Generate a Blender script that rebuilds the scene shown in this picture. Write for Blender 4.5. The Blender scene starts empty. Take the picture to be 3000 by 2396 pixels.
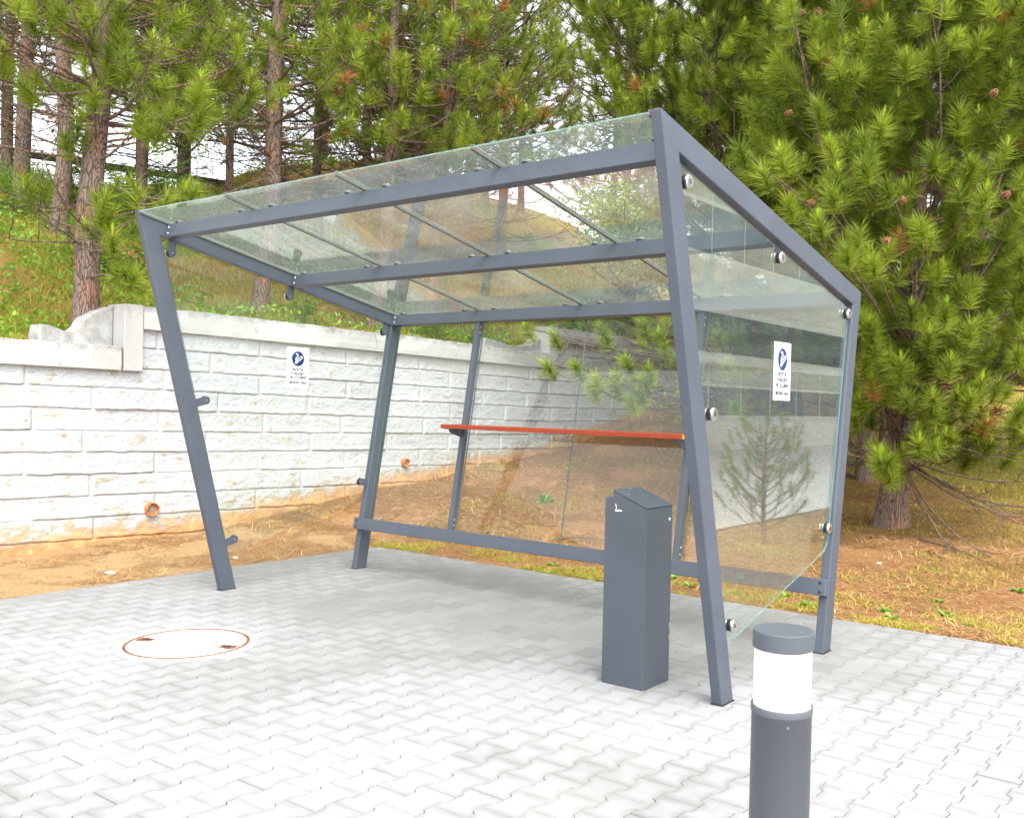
import bpy, math, random
import numpy as np
from mathutils import Matrix, Vector

# ------------------------------------------------------------------ camera, world, sun
sc = bpy.context.scene
col = sc.collection
CAM = np.array([6.2751, -4.1435, 1.4378])
cam_d = bpy.data.cameras.new('camera')
cam = bpy.data.objects.new('camera', cam_d); col.objects.link(cam)
Rt = (0.8009826, 0.5982447, 0.0230257); Up = (-0.0256865, -0.0040843, 0.9996617); Fw = (-0.5981363, 0.8013031, -0.0120953)
cam.matrix_world = Matrix(((Rt[0], Up[0], -Fw[0], CAM[0]), (Rt[1], Up[1], -Fw[1], CAM[1]), (Rt[2], Up[2], -Fw[2], CAM[2]), (0, 0, 0, 1)))
cam_d.sensor_fit = 'HORIZONTAL'; cam_d.sensor_width = 36.0
cam_d.lens = 2787.146 / 3000 * 36.0
cam_d.shift_x = -151.228 / 3000; cam_d.shift_y = 20.775 / 3000
cam_d.clip_start = 0.05; cam_d.clip_end = 2000
sc.camera = cam
sc.render.engine = 'CYCLES'
sc.cycles.transparent_max_bounces = 32
sc.cycles.max_bounces = 8
vs = sc.view_settings
vs.view_transform = 'Standard'; vs.look = 'None'; vs.gamma = 1.0; vs.exposure = 1.65

SUN_EL, SUN_AZ = math.radians(58), math.radians(-32)      # azimuth of the light, from +x towards +y
w = bpy.data.worlds.new('World'); sc.world = w; w.use_nodes = True
nt = w.node_tree; nt.nodes.clear()
sky = nt.nodes.new('ShaderNodeTexSky'); sky.sky_type = 'NISHITA'; sky.sun_disc = False
sky.sun_elevation = SUN_EL; sky.sun_rotation = math.pi / 2 - SUN_AZ; sky.air_density = 1.0; sky.dust_density = 4.0; sky.ozone_density = 1.0
hs = nt.nodes.new('ShaderNodeHueSaturation'); hs.inputs['Saturation'].default_value = 0.18; hs.inputs['Value'].default_value = 1.4
bg = nt.nodes.new('ShaderNodeBackground'); bg.inputs['Strength'].default_value = 0.15
wo = nt.nodes.new('ShaderNodeOutputWorld')
nt.links.new(sky.outputs[0], hs.inputs['Color']); nt.links.new(hs.outputs[0], bg.inputs['Color']); nt.links.new(bg.outputs[0], wo.inputs['Surface'])
sd = bpy.data.lights.new('sun', 'SUN'); sd.energy = 0.5; sd.angle = math.radians(75); sd.color = (1.0, 0.965, 0.9)
sun = bpy.data.objects.new('sun', sd); col.objects.link(sun)
sdir = Vector((math.cos(SUN_EL) * math.cos(SUN_AZ), math.cos(SUN_EL) * math.sin(SUN_AZ), math.sin(SUN_EL)))
sun.rotation_euler = sdir.to_track_quat('Z', 'Y').to_euler()
sun.location = (8, -4, 12)

# ------------------------------------------------------------------ helpers
def link(o, parent=None):
    col.objects.link(o)
    if parent is not None:
        o.parent = parent
    return o

def tag(o, label=None, cat=None, group=None, kind=None):
    if label: o['label'] = label
    if cat: o['category'] = cat
    if group: o['group'] = group
    if kind: o['kind'] = kind
    return o

def thing(name, label, cat, loc=(0, 0, 0), group=None):
    o = bpy.data.objects.new(name, None); o.location = loc; o.empty_display_size = .2
    link(o); return tag(o, label, cat, group)

class MB:
    """collects faces with material slots; build() links them as one mesh object"""
    def __init__(s): s.v = []; s.f = []; s.m = []
    def face(s, idx, m=0): s.f.append(tuple(idx)); s.m.append(m)
    def prism(s, poly, axis, a, b, m=0, side=None):
        """poly: 2D points; axis 'x': (y,z) extruded in x from a to b, 'y': (x,z), 'z': (x,y)"""
        n = len(poly); o = len(s.v)
        def P(p, t):
            return {'x': (t, p[0], p[1]), 'y': (p[0], t, p[1]), 'z': (p[0], p[1], t)}[axis]
        for t in (a, b):
            for p in poly: s.v.append(P(p, t))
        area = sum(poly[i][0] * poly[(i + 1) % n][1] - poly[(i + 1) % n][0] * poly[i][1] for i in range(n))
        flip = (area < 0) != (axis == 'y')
        lo = list(range(o, o + n)); hi = list(range(o + n, o + 2 * n))
        if flip: s.face(lo, m); s.face(hi[::-1], m)
        else: s.face(lo[::-1], m); s.face(hi, m)
        sm = m if side is None else side
        for i in range(n):
            j = (i + 1) % n
            q = (lo[i], lo[j], hi[j], hi[i])
            s.face(q[::-1] if flip else q, sm)
    def box(s, x0, x1, y0, y1, z0, z1, m=0):
        s.prism([(x0, y0), (x1, y0), (x1, y1), (x0, y1)], 'z', z0, z1, m)
    def beam(s, p, q, side, up, m=0):
        """box from p to q with cross-section half vectors side, up"""
        p, q, side, up = map(np.array, (p, q, side, up)); o = len(s.v)
        for c in (p, q):
            for a, b in ((-1, -1), (1, -1), (1, 1), (-1, 1)): s.v.append(tuple(c + a * side + b * up))
        s.face((o + 3, o + 2, o + 1, o), m); s.face((o + 4, o + 5, o + 6, o + 7), m)
        for i in range(4):
            j = (i + 1) % 4; s.face((o + i, o + j, o + 4 + j, o + 4 + i), m)
    def lathe(s, c, axis, prof, n=32, m=0, mats=None):
        """prof: list of (radius, height along axis)"""
        c = np.array(c, float); ax = np.array(axis, float); ax /= np.linalg.norm(ax)
        t = np.array((0, 0, 1.)) if abs(ax[2]) < .9 else np.array((1., 0, 0))
        e1 = np.cross(t, ax); e1 /= np.linalg.norm(e1); e2 = np.cross(ax, e1)
        rings = []
        for r, h in prof:
            if r < 1e-6:
                s.v.append(tuple(c + ax * h)); rings.append([len(s.v) - 1]); continue
            o = len(s.v)
            for k in range(n):
                a = 2 * math.pi * k / n
                s.v.append(tuple(c + ax * h + r * (math.cos(a) * e1 + math.sin(a) * e2)))
            rings.append(list(range(o, o + n)))
        for i in range(len(rings) - 1):
            A, B = rings[i], rings[i + 1]; mm = mats[i] if mats else m
            for k in range(n):
                l = (k + 1) % n
                if len(A) == 1 and len(B) == 1: continue
                if len(A) == 1: s.face((A[0], B[l], B[k])[::-1], mm) if False else s.face((A[0], B[k], B[l])[::-1], mm)
                elif len(B) == 1: s.face((A[k], A[l], B[0]), mm)
                else: s.face((A[k], A[l], B[l], B[k]), mm)
    def tube(s, pts, rad, n=8, m=0):
        pts = [np.array(p, float) for p in pts]
        if not hasattr(rad, '__len__'): rad = [rad] * len(pts)
        rings = []
        for i, p in enumerate(pts):
            d = pts[min(i + 1, len(pts) - 1)] - pts[max(i - 1, 0)]; d = d / (np.linalg.norm(d) + 1e-9)
            t = np.array((0.1, .05, 1.)) if abs(d[2]) < .9 else np.array((1., .1, 0))
            e1 = np.cross(t, d); e1 /= np.linalg.norm(e1); e2 = np.cross(d, e1); o = len(s.v)
            for k in range(n):
                a = 2 * math.pi * k / n; s.v.append(tuple(p + rad[i] * (math.cos(a) * e1 + math.sin(a) * e2)))
            rings.append(o)
        for i in range(len(rings) - 1):
            for k in range(n):
                l = (k + 1) % n; s.face((rings[i] + k, rings[i] + l, rings[i + 1] + l, rings[i + 1] + k), m)
        s.face([rings[0] + k for k in range(n)][::-1], m); s.face([rings[-1] + k for k in range(n)], m)
    def build(s, name, mats, parent=None, bevel=0, smooth=False, seg=2):
        me = bpy.data.meshes.new(name); me.from_pydata(s.v, [], s.f)
        for m in (mats if isinstance(mats, (list, tuple)) else [mats]): me.materials.append(m)
        me.polygons.foreach_set('material_index', s.m)
        if smooth: me.polygons.foreach_set('use_smooth', [True] * len(s.f))
        me.update()
        o = bpy.data.objects.new(name, me); link(o, parent)
        if parent is not None: o.matrix_parent_inverse = parent.matrix_basis.inverted() if parent.type == 'EMPTY' else Matrix.Identity(4)
        if bevel:
            b = o.modifiers.new('bevel', 'BEVEL'); b.width = bevel; b.segments = seg; b.limit_method = 'ANGLE'; b.angle_limit = math.radians(35)
            if not smooth: b.harden_normals = False
        return o

def np_mesh(name, V, F, mats, midx=None, tint=None, smooth=False, parent=None, uv=None, fattr=None):
    """V (n,3), F (m,k) with constant k"""
    V = np.asarray(V, np.float32); F = np.asarray(F, np.int32); k = F.shape[1]
    me = bpy.data.meshes.new(name)
    me.vertices.add(len(V)); me.vertices.foreach_set('co', V.ravel())
    me.loops.add(F.size); me.loops.foreach_set('vertex_index', F.ravel())
    me.polygons.add(len(F)); me.polygons.foreach_set('loop_start', np.arange(0, F.size, k, dtype=np.int32))
    try: me.polygons.foreach_set('loop_total', np.full(len(F), k, np.int32))
    except Exception: pass
    for m in (mats if isinstance(mats, (list, tuple)) else [mats]): me.materials.append(m)
    if midx is not None: me.polygons.foreach_set('material_index', np.asarray(midx, np.int32))
    me.polygons.foreach_set('use_smooth', np.full(len(F), smooth, bool))
    me.update(calc_edges=True)
    if tint is not None:
        for an, arr in (tint if isinstance(tint, dict) else {'tint': tint}).items():
            a = me.attributes.new(an, 'FLOAT', 'POINT'); a.data.foreach_set('value', np.asarray(arr, np.float32))
    o = bpy.data.objects.new(name, me); link(o, parent)
    return o

def noise2(x, y, seed=0, octv=4, per=512):
    """value-noise fbm, range about -1..1"""
    rng = np.random.default_rng(seed); G = rng.random((per, per)) * 2 - 1
    out = np.zeros(np.broadcast(x, y).shape); amp = 1.; tot = 0
    for o in range(octv):
        X = x * 2 ** o + 17.3 * o; Y = y * 2 ** o + 9.1 * o
        i = np.floor(X).astype(int); j = np.floor(Y).astype(int); u = X - i; v = Y - j
        u = u * u * (3 - 2 * u); v = v * v * (3 - 2 * v)
        g = lambda a, b: G[a % per, b % per]
        out += amp * ((g(i, j) * (1 - u) + g(i + 1, j) * u) * (1 - v) + (g(i, j + 1) * (1 - u) + g(i + 1, j + 1) * u) * v)
        tot += amp; amp *= .5
    return out / tot * 1.6

def sstep(a, b, x):
    t = np.clip((x - a) / (b - a), 0, 1); return t * t * (3 - 2 * t)

# ------------------------------------------------------------------ materials
class M:
    def __init__(s, name):
        s.m = bpy.data.materials.new(name); s.m.use_nodes = True; s.t = s.m.node_tree
        s.b = s.t.nodes['Principled BSDF']; s.out = s.t.nodes['Material Output']
    def n(s, typ, **kw):
        nd = s.t.nodes.new(typ)
        for k, v in kw.items():
            if k in nd.inputs: nd.inputs[k].default_value = v
            else: setattr(nd, k, v)
        return nd
    def l(s, a, b): s.t.links.new(a, b)
    def noise(s, scale, detail=4, rough=.5, co=None):
        nd = s.n('ShaderNodeTexNoise'); nd.inputs['Scale'].default_value = scale; nd.inputs['Detail'].default_value = detail; nd.inputs['Roughness'].default_value = rough
        s.l(co or s.co('Object'), nd.inputs['Vector']); return nd.outputs['Fac']
    def co(s, which='Object'):
        if not hasattr(s, '_c'): s._c = s.n('ShaderNodeTexCoord')
        return s._c.outputs[which]
    def stretch(s, sx, sy, sz):
        nd = s.n('ShaderNodeMapping'); nd.inputs['Scale'].default_value = (sx, sy, sz); s.l(s.co('Object'), nd.inputs['Vector']); return nd.outputs[0]
    def ramp(s, fac, stops):
        r = s.n('ShaderNodeValToRGB'); e = r.color_ramp.elements
        while len(e) > 1: e.remove(e[-1])
        e[0].position = stops[0][0]; e[0].color = c4(stops[0][1])
        for p, c in stops[1:]:
            x = e.new(p); x.color = c4(c)
        s.l(fac, r.inputs[0]); return r.outputs[0]
    def mix(s, fac, a, b):
        nd = s.n('ShaderNodeMix', data_type='RGBA')
        for sock, v in ((nd.inputs[0], fac), (nd.inputs[6], a), (nd.inputs[7], b)):
            if hasattr(v, 'links'): s.l(v, sock)
            elif isinstance(v, (int, float)): sock.default_value = v
            else: sock.default_value = c4(v)
        return nd.outputs[2]
    def math(s, op, a, b=None, clamp=False):
        nd = s.n('ShaderNodeMath', operation=op); nd.use_clamp = clamp
        for i, v in enumerate((a, b)):
            if v is None: continue
            if hasattr(v, 'links'): s.l(v, nd.inputs[i])
            else: nd.inputs[i].default_value = v
        return nd.outputs[0]
    def attr(s, name):
        a = s.n('ShaderNodeAttribute'); a.attribute_name = name; return a.outputs['Fac']
    def set(s, color=None, rough=None, metal=None, spec=None, bump=None, bs=.3, bd=.01):
        for k, v in (('Base Color', color), ('Roughness', rough), ('Metallic', metal), ('Specular IOR Level', spec)):
            if v is None: continue
            if hasattr(v, 'links'): s.l(v, s.b.inputs[k])
            else: s.b.inputs[k].default_value = c4(v) if k == 'Base Color' else v
        if bump is not None:
            bn = s.n('ShaderNodeBump'); bn.inputs['Strength'].default_value = bs; bn.inputs['Distance'].default_value = bd
            s.l(bump, bn.inputs['Height']); s.l(bn.outputs[0], s.b.inputs['Normal'])
        return s.m

def c4(c):
    return (c[0], c[1], c[2], 1.0) if len(c) == 3 else tuple(c)

def simple(name, color, rough=.5, metal=0., nscale=40, var=.12, bs=.05, spec=.5):
    m = M(name); n = m.noise(nscale, 5)
    c2 = tuple(x * (1 + var) for x in color); c1 = tuple(x * (1 - var) for x in color)
    return m.set(color=m.ramp(n, [(.3, c1), (.7, c2)]), rough=rough, metal=metal, spec=spec, bump=n, bs=bs, bd=.002)

def paint(name, col_):
    m = M(name); big = m.noise(3.0, 4); fine = m.noise(900, 2); scr = m.noise(14, 6, .75, m.stretch(1, 1, .35))
    base = m.ramp(big, [(.35, tuple(x * .93 for x in col_)), (.65, tuple(x * 1.07 for x in col_))])
    dust = m.ramp(scr, [(.66, (0, 0, 0)), (.80, (1, 1, 1))])
    base = m.mix(m.math('MULTIPLY', dust, .12), base, (.3, .31, .32))
    return m.set(color=base, rough=m.math('ADD', m.math('MULTIPLY', big, .12), .40), spec=.45, bump=fine, bs=.06, bd=.0008)

MAT = {}
MAT['frame'] = paint('grey_paint', (.066, .078, .100))
MAT['bin'] = paint('grey_paint_bin', (.056, .066, .083))
MAT['bollard'] = paint('grey_paint_lamp', (.088, .096, .110))
MAT['cap'] = paint('blue_grey_cap', (.066, .077, .090))
MAT['steel'] = simple('stainless_steel', (.62, .60, .57), .28, 1.0, 60, .08)
MAT['alu'] = simple('aluminium', (.16, .145, .12), .5, .3, 60, .15)
MAT['rubber'] = simple('black_rubber', (.012, .012, .012), .6)
MAT['bolt_dark'] = simple('dark_bolt', (.03, .028, .035), .4)
MAT['white'] = simple('sign_white', (.84, .85, .86), .35, 0, 30, .02, 0)
MAT['blue'] = simple('sign_blue', (.006, .024, .13), .35, 0, 30, .05, 0)
MAT['black'] = simple('sign_black', (.008, .008, .01), .5, 0, 30, .05, 0)
MAT['navy'] = simple('sign_line', (.02, .02, .16), .4, 0, 30, .05, 0)
MAT['orange'] = simple('orange_board', (.27, .030, .003), .45, 0, 12, .10, .03)
MAT['orange_end'] = simple('orange_board_end', (.66, .26, .03), .5, 0, 80, .15, .05)
MAT['diffuser'] = simple('white_diffuser', (.93, .93, .94), .35, 0, 6, .01, 0)
MAT['white_mark'] = simple('white_mark', (.85, .85, .85), .5, 0, 30, .02, 0)

def glass(name, tint, dust, dscale=3.0, streak=False, f0=.040):
    m = M(name)
    tr = m.n('ShaderNodeBsdfTransparent'); tr.inputs[0].default_value = c4(tint)
    gl = m.n('ShaderNodeBsdfGlossy'); gl.inputs['Roughness'].default_value = 0.0; gl.inputs[0].default_value = (.95, 1, .97, 1)
    ge = m.n('ShaderNodeNewGeometry'); dt = m.n('ShaderNodeVectorMath', operation='DOT_PRODUCT'); m.l(ge.outputs['Incoming'], dt.inputs[0]); m.l(ge.outputs['Normal'], dt.inputs[1])
    co = m.math('SUBTRACT', 1.0, m.math('ABSOLUTE', dt.outputs['Value']))
    fre = m.math('ADD', f0, m.math('MULTIPLY', m.math('POWER', co, 5.0), .96), True)      # thin pane: same reflectance on both faces
    mx = m.n('ShaderNodeMixShader'); m.l(fre, mx.inputs[0]); m.l(tr.outputs[0], mx.inputs[1]); m.l(gl.outputs[0], mx.inputs[2])
    df = m.n('ShaderNodeBsdfDiffuse'); df.inputs[0].default_value = (.72, .76, .72, 1)
    tl = m.n('ShaderNodeBsdfTranslucent'); tl.inputs[0].default_value = (.70, .76, .72, 1); dd = m.n('ShaderNodeMixShader'); dd.inputs[0].default_value = .6; m.l(df.outputs[0], dd.inputs[1]); m.l(tl.outputs[0], dd.inputs[2])
    n1 = m.noise(dscale, 8, .7, m.stretch(1, 1, .12) if streak else None)
    n2 = m.noise(160, 3, .6)
    f = m.math('MULTIPLY', m.math('POWER', n1, 2.0), dust * 3.2)
    sp = m.math('MULTIPLY', m.math('GREATER_THAN', n2, .70), dust * 2.0)
    f = m.math('ADD', f, sp, True)
    mx2 = m.n('ShaderNodeMixShader'); m.l(f, mx2.inputs[0]); m.l(mx.outputs[0], mx2.inputs[1]); m.l(dd.outputs[0], mx2.inputs[2])
    m.l(mx2.outputs[0], m.out.inputs['Surface'])
    return m.m
MAT['glass'] = glass('clear_glass', (.965, .985, .970), .012, 2.5, True, .028)
MAT['glass_side'] = glass('side_glass', (.955, .985, .965), .020, 2.0, True, .105)
MAT['glass_left'] = glass('left_glass', (.965, .988, .972), .016, 2.0, True, .042)
MAT['glass_roof'] = glass('roof_glass', (.965, .988, .972), .065, 2.2, False, .055)
def edge_mat():
    m = M('glass_edge')
    return m.set(color=m.ramp(m.noise(30), [(.3, (.10, .16, .14)), (.7, (.17, .25, .22))]), rough=.15, spec=.6)
MAT['gedge'] = edge_mat()

def mat_paver():
    m = M('concrete_paver'); t = m.attr('tint'); cc = m.attr('centre'); bloom_lit = m.attr('bloom_light')
    big = m.noise(.55, 3); med = m.noise(9, 5, .6); fine = m.noise(260, 4, .7)
    base = m.mix(t, (.172, .170, .162), (.228, .225, .213))
    base = m.mix(m.math('MULTIPLY', med, .35), base, (.15, .147, .138))
    # lime bloom, thickest mid-stone, plus the patio's painted light and roof shade
    f = m.math('ADD', m.math('MULTIPLY', cc, .36), m.math('ADD', m.math('MULTIPLY', med, .9), m.math('MULTIPLY', bloom_lit, .75)))
    f = m.math('MULTIPLY', m.math('SUBTRACT', f, .92), 1.9, True)
    base = m.mix(m.math('MULTIPLY', f, .60), base, (.29, .297, .312))
    sp = m.math('GREATER_THAN', fine, .66)
    base = m.mix(m.math('MULTIPLY', sp, .25), base, (.10, .097, .09))
    return m.set(color=base, rough=.82, spec=.3, bump=m.math('ADD', fine, m.math('MULTIPLY', med, 1.5)), bs=.35, bd=.002)
MAT['paver'] = mat_paver()
MAT['sand'] = simple('joint_sand', (.17, .16, .14), .95, 0, 120, .4, .4)

def mat_soil():
    m = M('soil'); n1 = m.noise(1.1, 6, .6); n2 = m.noise(14, 8, .8); n3 = m.noise(95, 6, .8); n4 = m.noise(38, 8, .85)
    k = m.attr('kind')
    c = m.ramp(n4, [(.30, (.085, .036, .016)), (.44, (.25, .115, .045)), (.55, (.37, .19, .072)), (.68, (.54, .34, .15))])
    c = m.mix(m.math('MULTIPLY', n1, .55), c, (.30, .13, .055))
    c = m.mix(m.ramp(n2, [(.50, (0, 0, 0)), (.68, (.7, .7, .7))]), c, (.46, .33, .18))
    c = m.mix(m.ramp(n3, [(.56, (0, 0, 0)), (.66, (.8, .8, .8))]), c, (.60, .47, .28))
    c = m.mix(m.ramp(n3, [(.34, (.8, .8, .8)), (.42, (0, 0, 0))]), c, (.06, .03, .014))
    sand = m.ramp(n4, [(.30, (.30, .15, .06)), (.45, (.42, .26, .12)), (.60, (.54, .39, .22)), (.72, (.60, .50, .36))])
    grass = m.ramp(n2, [(.3, (.12, .17, .018)), (.5, (.25, .24, .035)), (.7, (.32, .16, .05))])
    c = m.mix(m.math('MULTIPLY', k, 1.0, True), c, sand)
    c = m.mix(m.attr('grassy'), c, grass)
    return m.set(color=c, rough=.95, spec=.1, bump=m.math('ADD', n4, m.math('MULTIPLY', n3, .6)), bs=.9, bd=.03)
MAT['soil'] = mat_soil()

def mat_wall():
    m = M('painted_block'); rel = m.attr('relief'); low = m.attr('low')
    n1 = m.noise(5.5, 7, .65); n2 = m.noise(60, 5, .7); n4 = m.noise(1.3, 3)
    n5 = m.noise(16, 6, .7, m.stretch(1, .45, 1.4))
    white = m.ramp(n2, [(.30, (.29, .30, .31)), (.46, (.385, .40, .415)), (.7, (.455, .47, .485))])
    white = m.mix(m.math('MULTIPLY', n4, .30), white, (.47, .49, .49))
    bare = m.ramp(n2, [(.3, (.27, .24, .165)), (.7, (.40, .365, .27))])
    f = m.math('ADD', m.math('ADD', m.math('MULTIPLY', n5, .8), m.math('MULTIPLY', n1, .55)), m.math('MULTIPLY', low, .16))
    f = m.ramp(f, [(.762, (0, 0, 0)), (.790, (.9, .9, .9))])
    c = m.mix(f, white, bare)
    c = m.mix(m.ramp(rel, [(.0, (1, 1, 1)), (.45, (0, 0, 0))]), c, (.42, .425, .425))
    c = m.mix(m.ramp(m.attr('upper_band'), [(.0, (0, 0, 0)), (1., (1, 1, 1))]), c, (.36, .345, .32))
    st = m.math('MULTIPLY', m.math('SUBTRACT', m.math('ADD', low, m.math('MULTIPLY', n1, .7)), .82), 2.6, True)
    c = m.mix(m.math('MULTIPLY', st, .9), c, m.ramp(n1, [(.35, (.34, .15, .05)), (.6, (.50, .30, .13))]))
    return m.set(color=c, rough=.85, spec=.25, bump=m.math('ADD', n2, n1), bs=.35, bd=.006)
MAT['wall'] = mat_wall()
def mat_coping():
    m = M('weathered_concrete'); n1 = m.noise(7, 7, .7); n2 = m.noise(70, 5, .7); top = m.attr('top'); n3 = m.noise(1.2, 3)
    c = m.ramp(n3, [(.3, (.38, .375, .365)), (.7, (.50, .50, .49))])
    c = m.mix(m.math('MULTIPLY', n2, .25), c, (.34, .33, .31))
    f = m.math('MULTIPLY', m.math('SUBTRACT', m.math('ADD', m.math('MULTIPLY', top, .62), m.math('ADD', m.math('MULTIPLY', n1, .7), m.math('MULTIPLY', n2, .3))), .93), 3.0, True)
    c = m.mix(m.math('MULTIPLY', f, .8), c, (.10, .09, .075))
    return m.set(color=c, rough=.9, spec=.2, bump=m.math('ADD', n2, n1), bs=.5, bd=.005)
MAT['coping'] = mat_coping()

def mat_needles(name, a, b, sss=True):
    m = M(name); t = m.attr('tint')
    c = m.mix(t, a, b); m.set(color=c, rough=.5, spec=.35)
    tl = m.n('ShaderNodeBsdfTranslucent'); m.l(c, tl.inputs[0])
    mx = m.n('ShaderNodeMixShader'); mx.inputs[0].default_value = .30
    m.l(m.b.outputs[0], mx.inputs[1]); m.l(tl.outputs[0], mx.inputs[2]); m.l(mx.outputs[0], m.out.inputs['Surface'])
    return m.m
MAT['needle'] = mat_needles('pine_needle', (.070, .125, .010), (.35, .43, .035))
MAT['needle_far'] = mat_needles('pine_needle_olive', (.095, .125, .012), (.33, .38, .040))
MAT['needle_new'] = mat_needles('new_pine_growth', (.26, .46, .02), (.50, .66, .05))
MAT['needle_dry'] = mat_needles('dry_needles', (.30, .12, .03), (.48, .24, .07))
MAT['bud'] = simple('pine_bud', (.42, .20, .06), .7, 0, 90, .3)
MAT['cone'] = simple('cone_scales', (.22, .095, .035), .7, 0, 60, .45, .3)
MAT['cone_in'] = simple('cone_core', (.02, .009, .005), .8, 0, 60, .3)
MAT['leaf'] = mat_needles('broad_leaf', (.20, .36, .02), (.46, .62, .04))
MAT['grass'] = mat_needles('grass_blade', (.19, .28, .025), (.60, .44, .08))
MAT['weed'] = mat_needles('weed_leaf', (.10, .24, .03), (.26, .42, .06))
MAT['grass_weed'] = mat_needles('mixed_green', (.16, .25, .02), (.52, .38, .07))
MAT['weed_bright'] = mat_needles('undergrowth_leaf', (.09, .22, .02), (.30, .46, .05))
MAT['litter'] = mat_needles('pine_litter', (.20, .09, .035), (.66, .43, .19))
def mat_bark(name, c1, c2, c3):
    m = M(name); v = m.n('ShaderNodeTexVoronoi'); v.inputs['Scale'].default_value = 26; v.distance = 'EUCLIDEAN'; v.feature = 'DISTANCE_TO_EDGE'
    st = m.stretch(1.2, 1.2, .32); nz = m.n('ShaderNodeTexNoise'); nz.inputs['Scale'].default_value = 6; m.l(st, nz.inputs['Vector'])
    va = m.n('ShaderNodeVectorMath', operation='ADD'); m.l(st, va.inputs[0])
    vs_ = m.n('ShaderNodeVectorMath', operation='SCALE'); vs_.inputs['Scale'].default_value = .30; m.l(nz.outputs['Color'], vs_.inputs[0]); m.l(vs_.outputs[0], va.inputs[1])
    m.l(va.outputs[0], v.inputs['Vector'])
    n = m.noise(30, 6, .7); n2 = m.noise(4, 3)
    crack = m.ramp(v.outputs['Distance'], [(.0, (.25, .25, .25)), (.09, (1, 1, 1))])
    c = m.mix(n, c1, c2); c = m.mix(m.ramp(n2, [(.5, (0, 0, 0)), (.75, (1, 1, 1))]), c, c3)
    c = m.mix(crack, tuple(x * .55 for x in c1), c)
    return m.set(color=c, rough=.92, spec=.15, bump=m.math('ADD', crack, m.math('MULTIPLY', n, .6)), bs=.9, bd=.02)
MAT['bark'] = mat_bark('pine_bark', (.13, .090, .070), (.33, .25, .20), (.36, .17, .10))
MAT['twig'] = simple('twig_bark', (.085, .062, .045), .9, 0, 30, .35, .3)
MAT['rust'] = simple('rust', (.15, .05, .016), .9, 0, 60, .5, .4)
MAT['lid'] = simple('pale_metal_lid', (.40, .385, .36), .55, 0, 14, .04, .1)
MAT['pipe'] = simple('orange_pipe', (.60, .15, .03), .55, 0, 30, .25, .1)
MAT['pipe_in'] = simple('pipe_silt', (.22, .17, .13), .9, 0, 30, .3)
MAT['stone'] = simple('pale_stone', (.50, .44, .38), .9, 0, 50, .3, .3)
MAT['bwall'] = simple('cream_render', (.70, .67, .60), .85, 0, 6, .06, .1)
MAT['clad'] = simple('white_cladding', (.84, .85, .84), .6, 0, 6, .05, .05)
MAT['wframe'] = simple('white_window_frame', (.82, .83, .84), .4, 0, 6, .03)
MAT['bglass'] = simple('window_glass_dark', (.02, .055, .11), .35, 0, 1.5, .25, 0, .15)
MAT['blind'] = simple('window_blind', (.42, .45, .38), .6, 0, 4, .08)
MAT['fence'] = simple('dark_fence', (.045, .035, .028), .8, 0, 20, .3)
MAT['asphalt'] = simple('pale_asphalt', (.46, .45, .44), .9, 0, 20, .12, .3)

# ------------------------------------------------------------------ terrain
Z0, H, TILT = .058, .20613, -.0164
WA, WBb, WC = -2.7599, .0853, -.00862
def wx(y):                                           # face of the retaining wall
    y = np.asarray(y, float); yc = np.minimum(y, 16.)
    return WA + WBb * yc + WC * yc * yc + np.where(y > 16, (y - 16) * (WBb + 2 * WC * 16), 0)
def lev(k, y):                                       # height of course line k
    y = np.asarray(y, float)
    return Z0 + k * H + np.where(y < 7.4, TILT * y, TILT * 7.4)
WBY = [-8, -4, -.35, 1.74, 3.97, 4.9, 5.5, 6.4, 7.8, 9.8, 11.8, 16, 30, 60]
WBZ = [-.03, -.03, -.02, .055, .36, .43, .56, .60, .76, 1.18, 1.36, 1.5, 1.7, 2.0]
def wall_base(y): return np.interp(y, WBY, WBZ)
PX, PY = -.7611, 2.2656                              # patio corner
def ground_z(x, y):
    x = np.asarray(x, float); y = np.asarray(y, float)
    wb = wall_base(y)
    left = -.012 + (wb + .012) * sstep(-.76, -2.5, x)
    fx = 1 - .80 * sstep(-2.7, 3.2, x)
    back = -.012 + (wb * fx + np.clip(y - 9, 0, 8) * .05 * sstep(-1, 3, x) + .012) * sstep(2.2, 4.2, y)
    z = np.where(y > 2.2, np.where(x < -.76, np.maximum(left, back), back), left)
    z = z + 3.6 * sstep(13., 21., y) * sstep(2.6, -2.2, x)
    n = noise2(x * .9, y * .9, 3, 4) * .03 + noise2(x * 6, y * 6, 5, 3) * .008
    edge = np.where((x > -.76), sstep(2.25, 2.9, y), sstep(-.76, -1.2, x))
    z = z + n * np.clip(edge, 0.08, 1)
    z = np.where(x > 6.6, z * (1 - sstep(6.6, 7.3, x)) - .12 * sstep(6.7, 7.3, x), z)
    ins = (x > PX - .02) & (y < PY + .02)
    z = np.where(ins, -.05, z)
    return z
def upper_z(x, y):
    x = np.asarray(x, float); y = np.asarray(y, float)
    top = np.interp(y, [-20, .55, .72, 7.2, 7.5, 30], [1.93, 1.90, 2.28, 2.18, 2.55, 2.6]) - .05
    d = np.clip(wx(y) - .28 - x, 0, None)
    st = .33 + .30 * sstep(8.5, 12.0, y)
    rise = st * np.minimum(d, 11.0 - 3.5 * sstep(8.5, 12, y)) + .02 * np.clip(d - 11, 0, 20)
    # the slope turns with the wall to the far side
    return top + rise + (noise2(x * .5, y * .5, 8, 4) * .16 + noise2(x * 4, y * 4, 9, 3) * .025) * sstep(0, .6, d)

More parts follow.
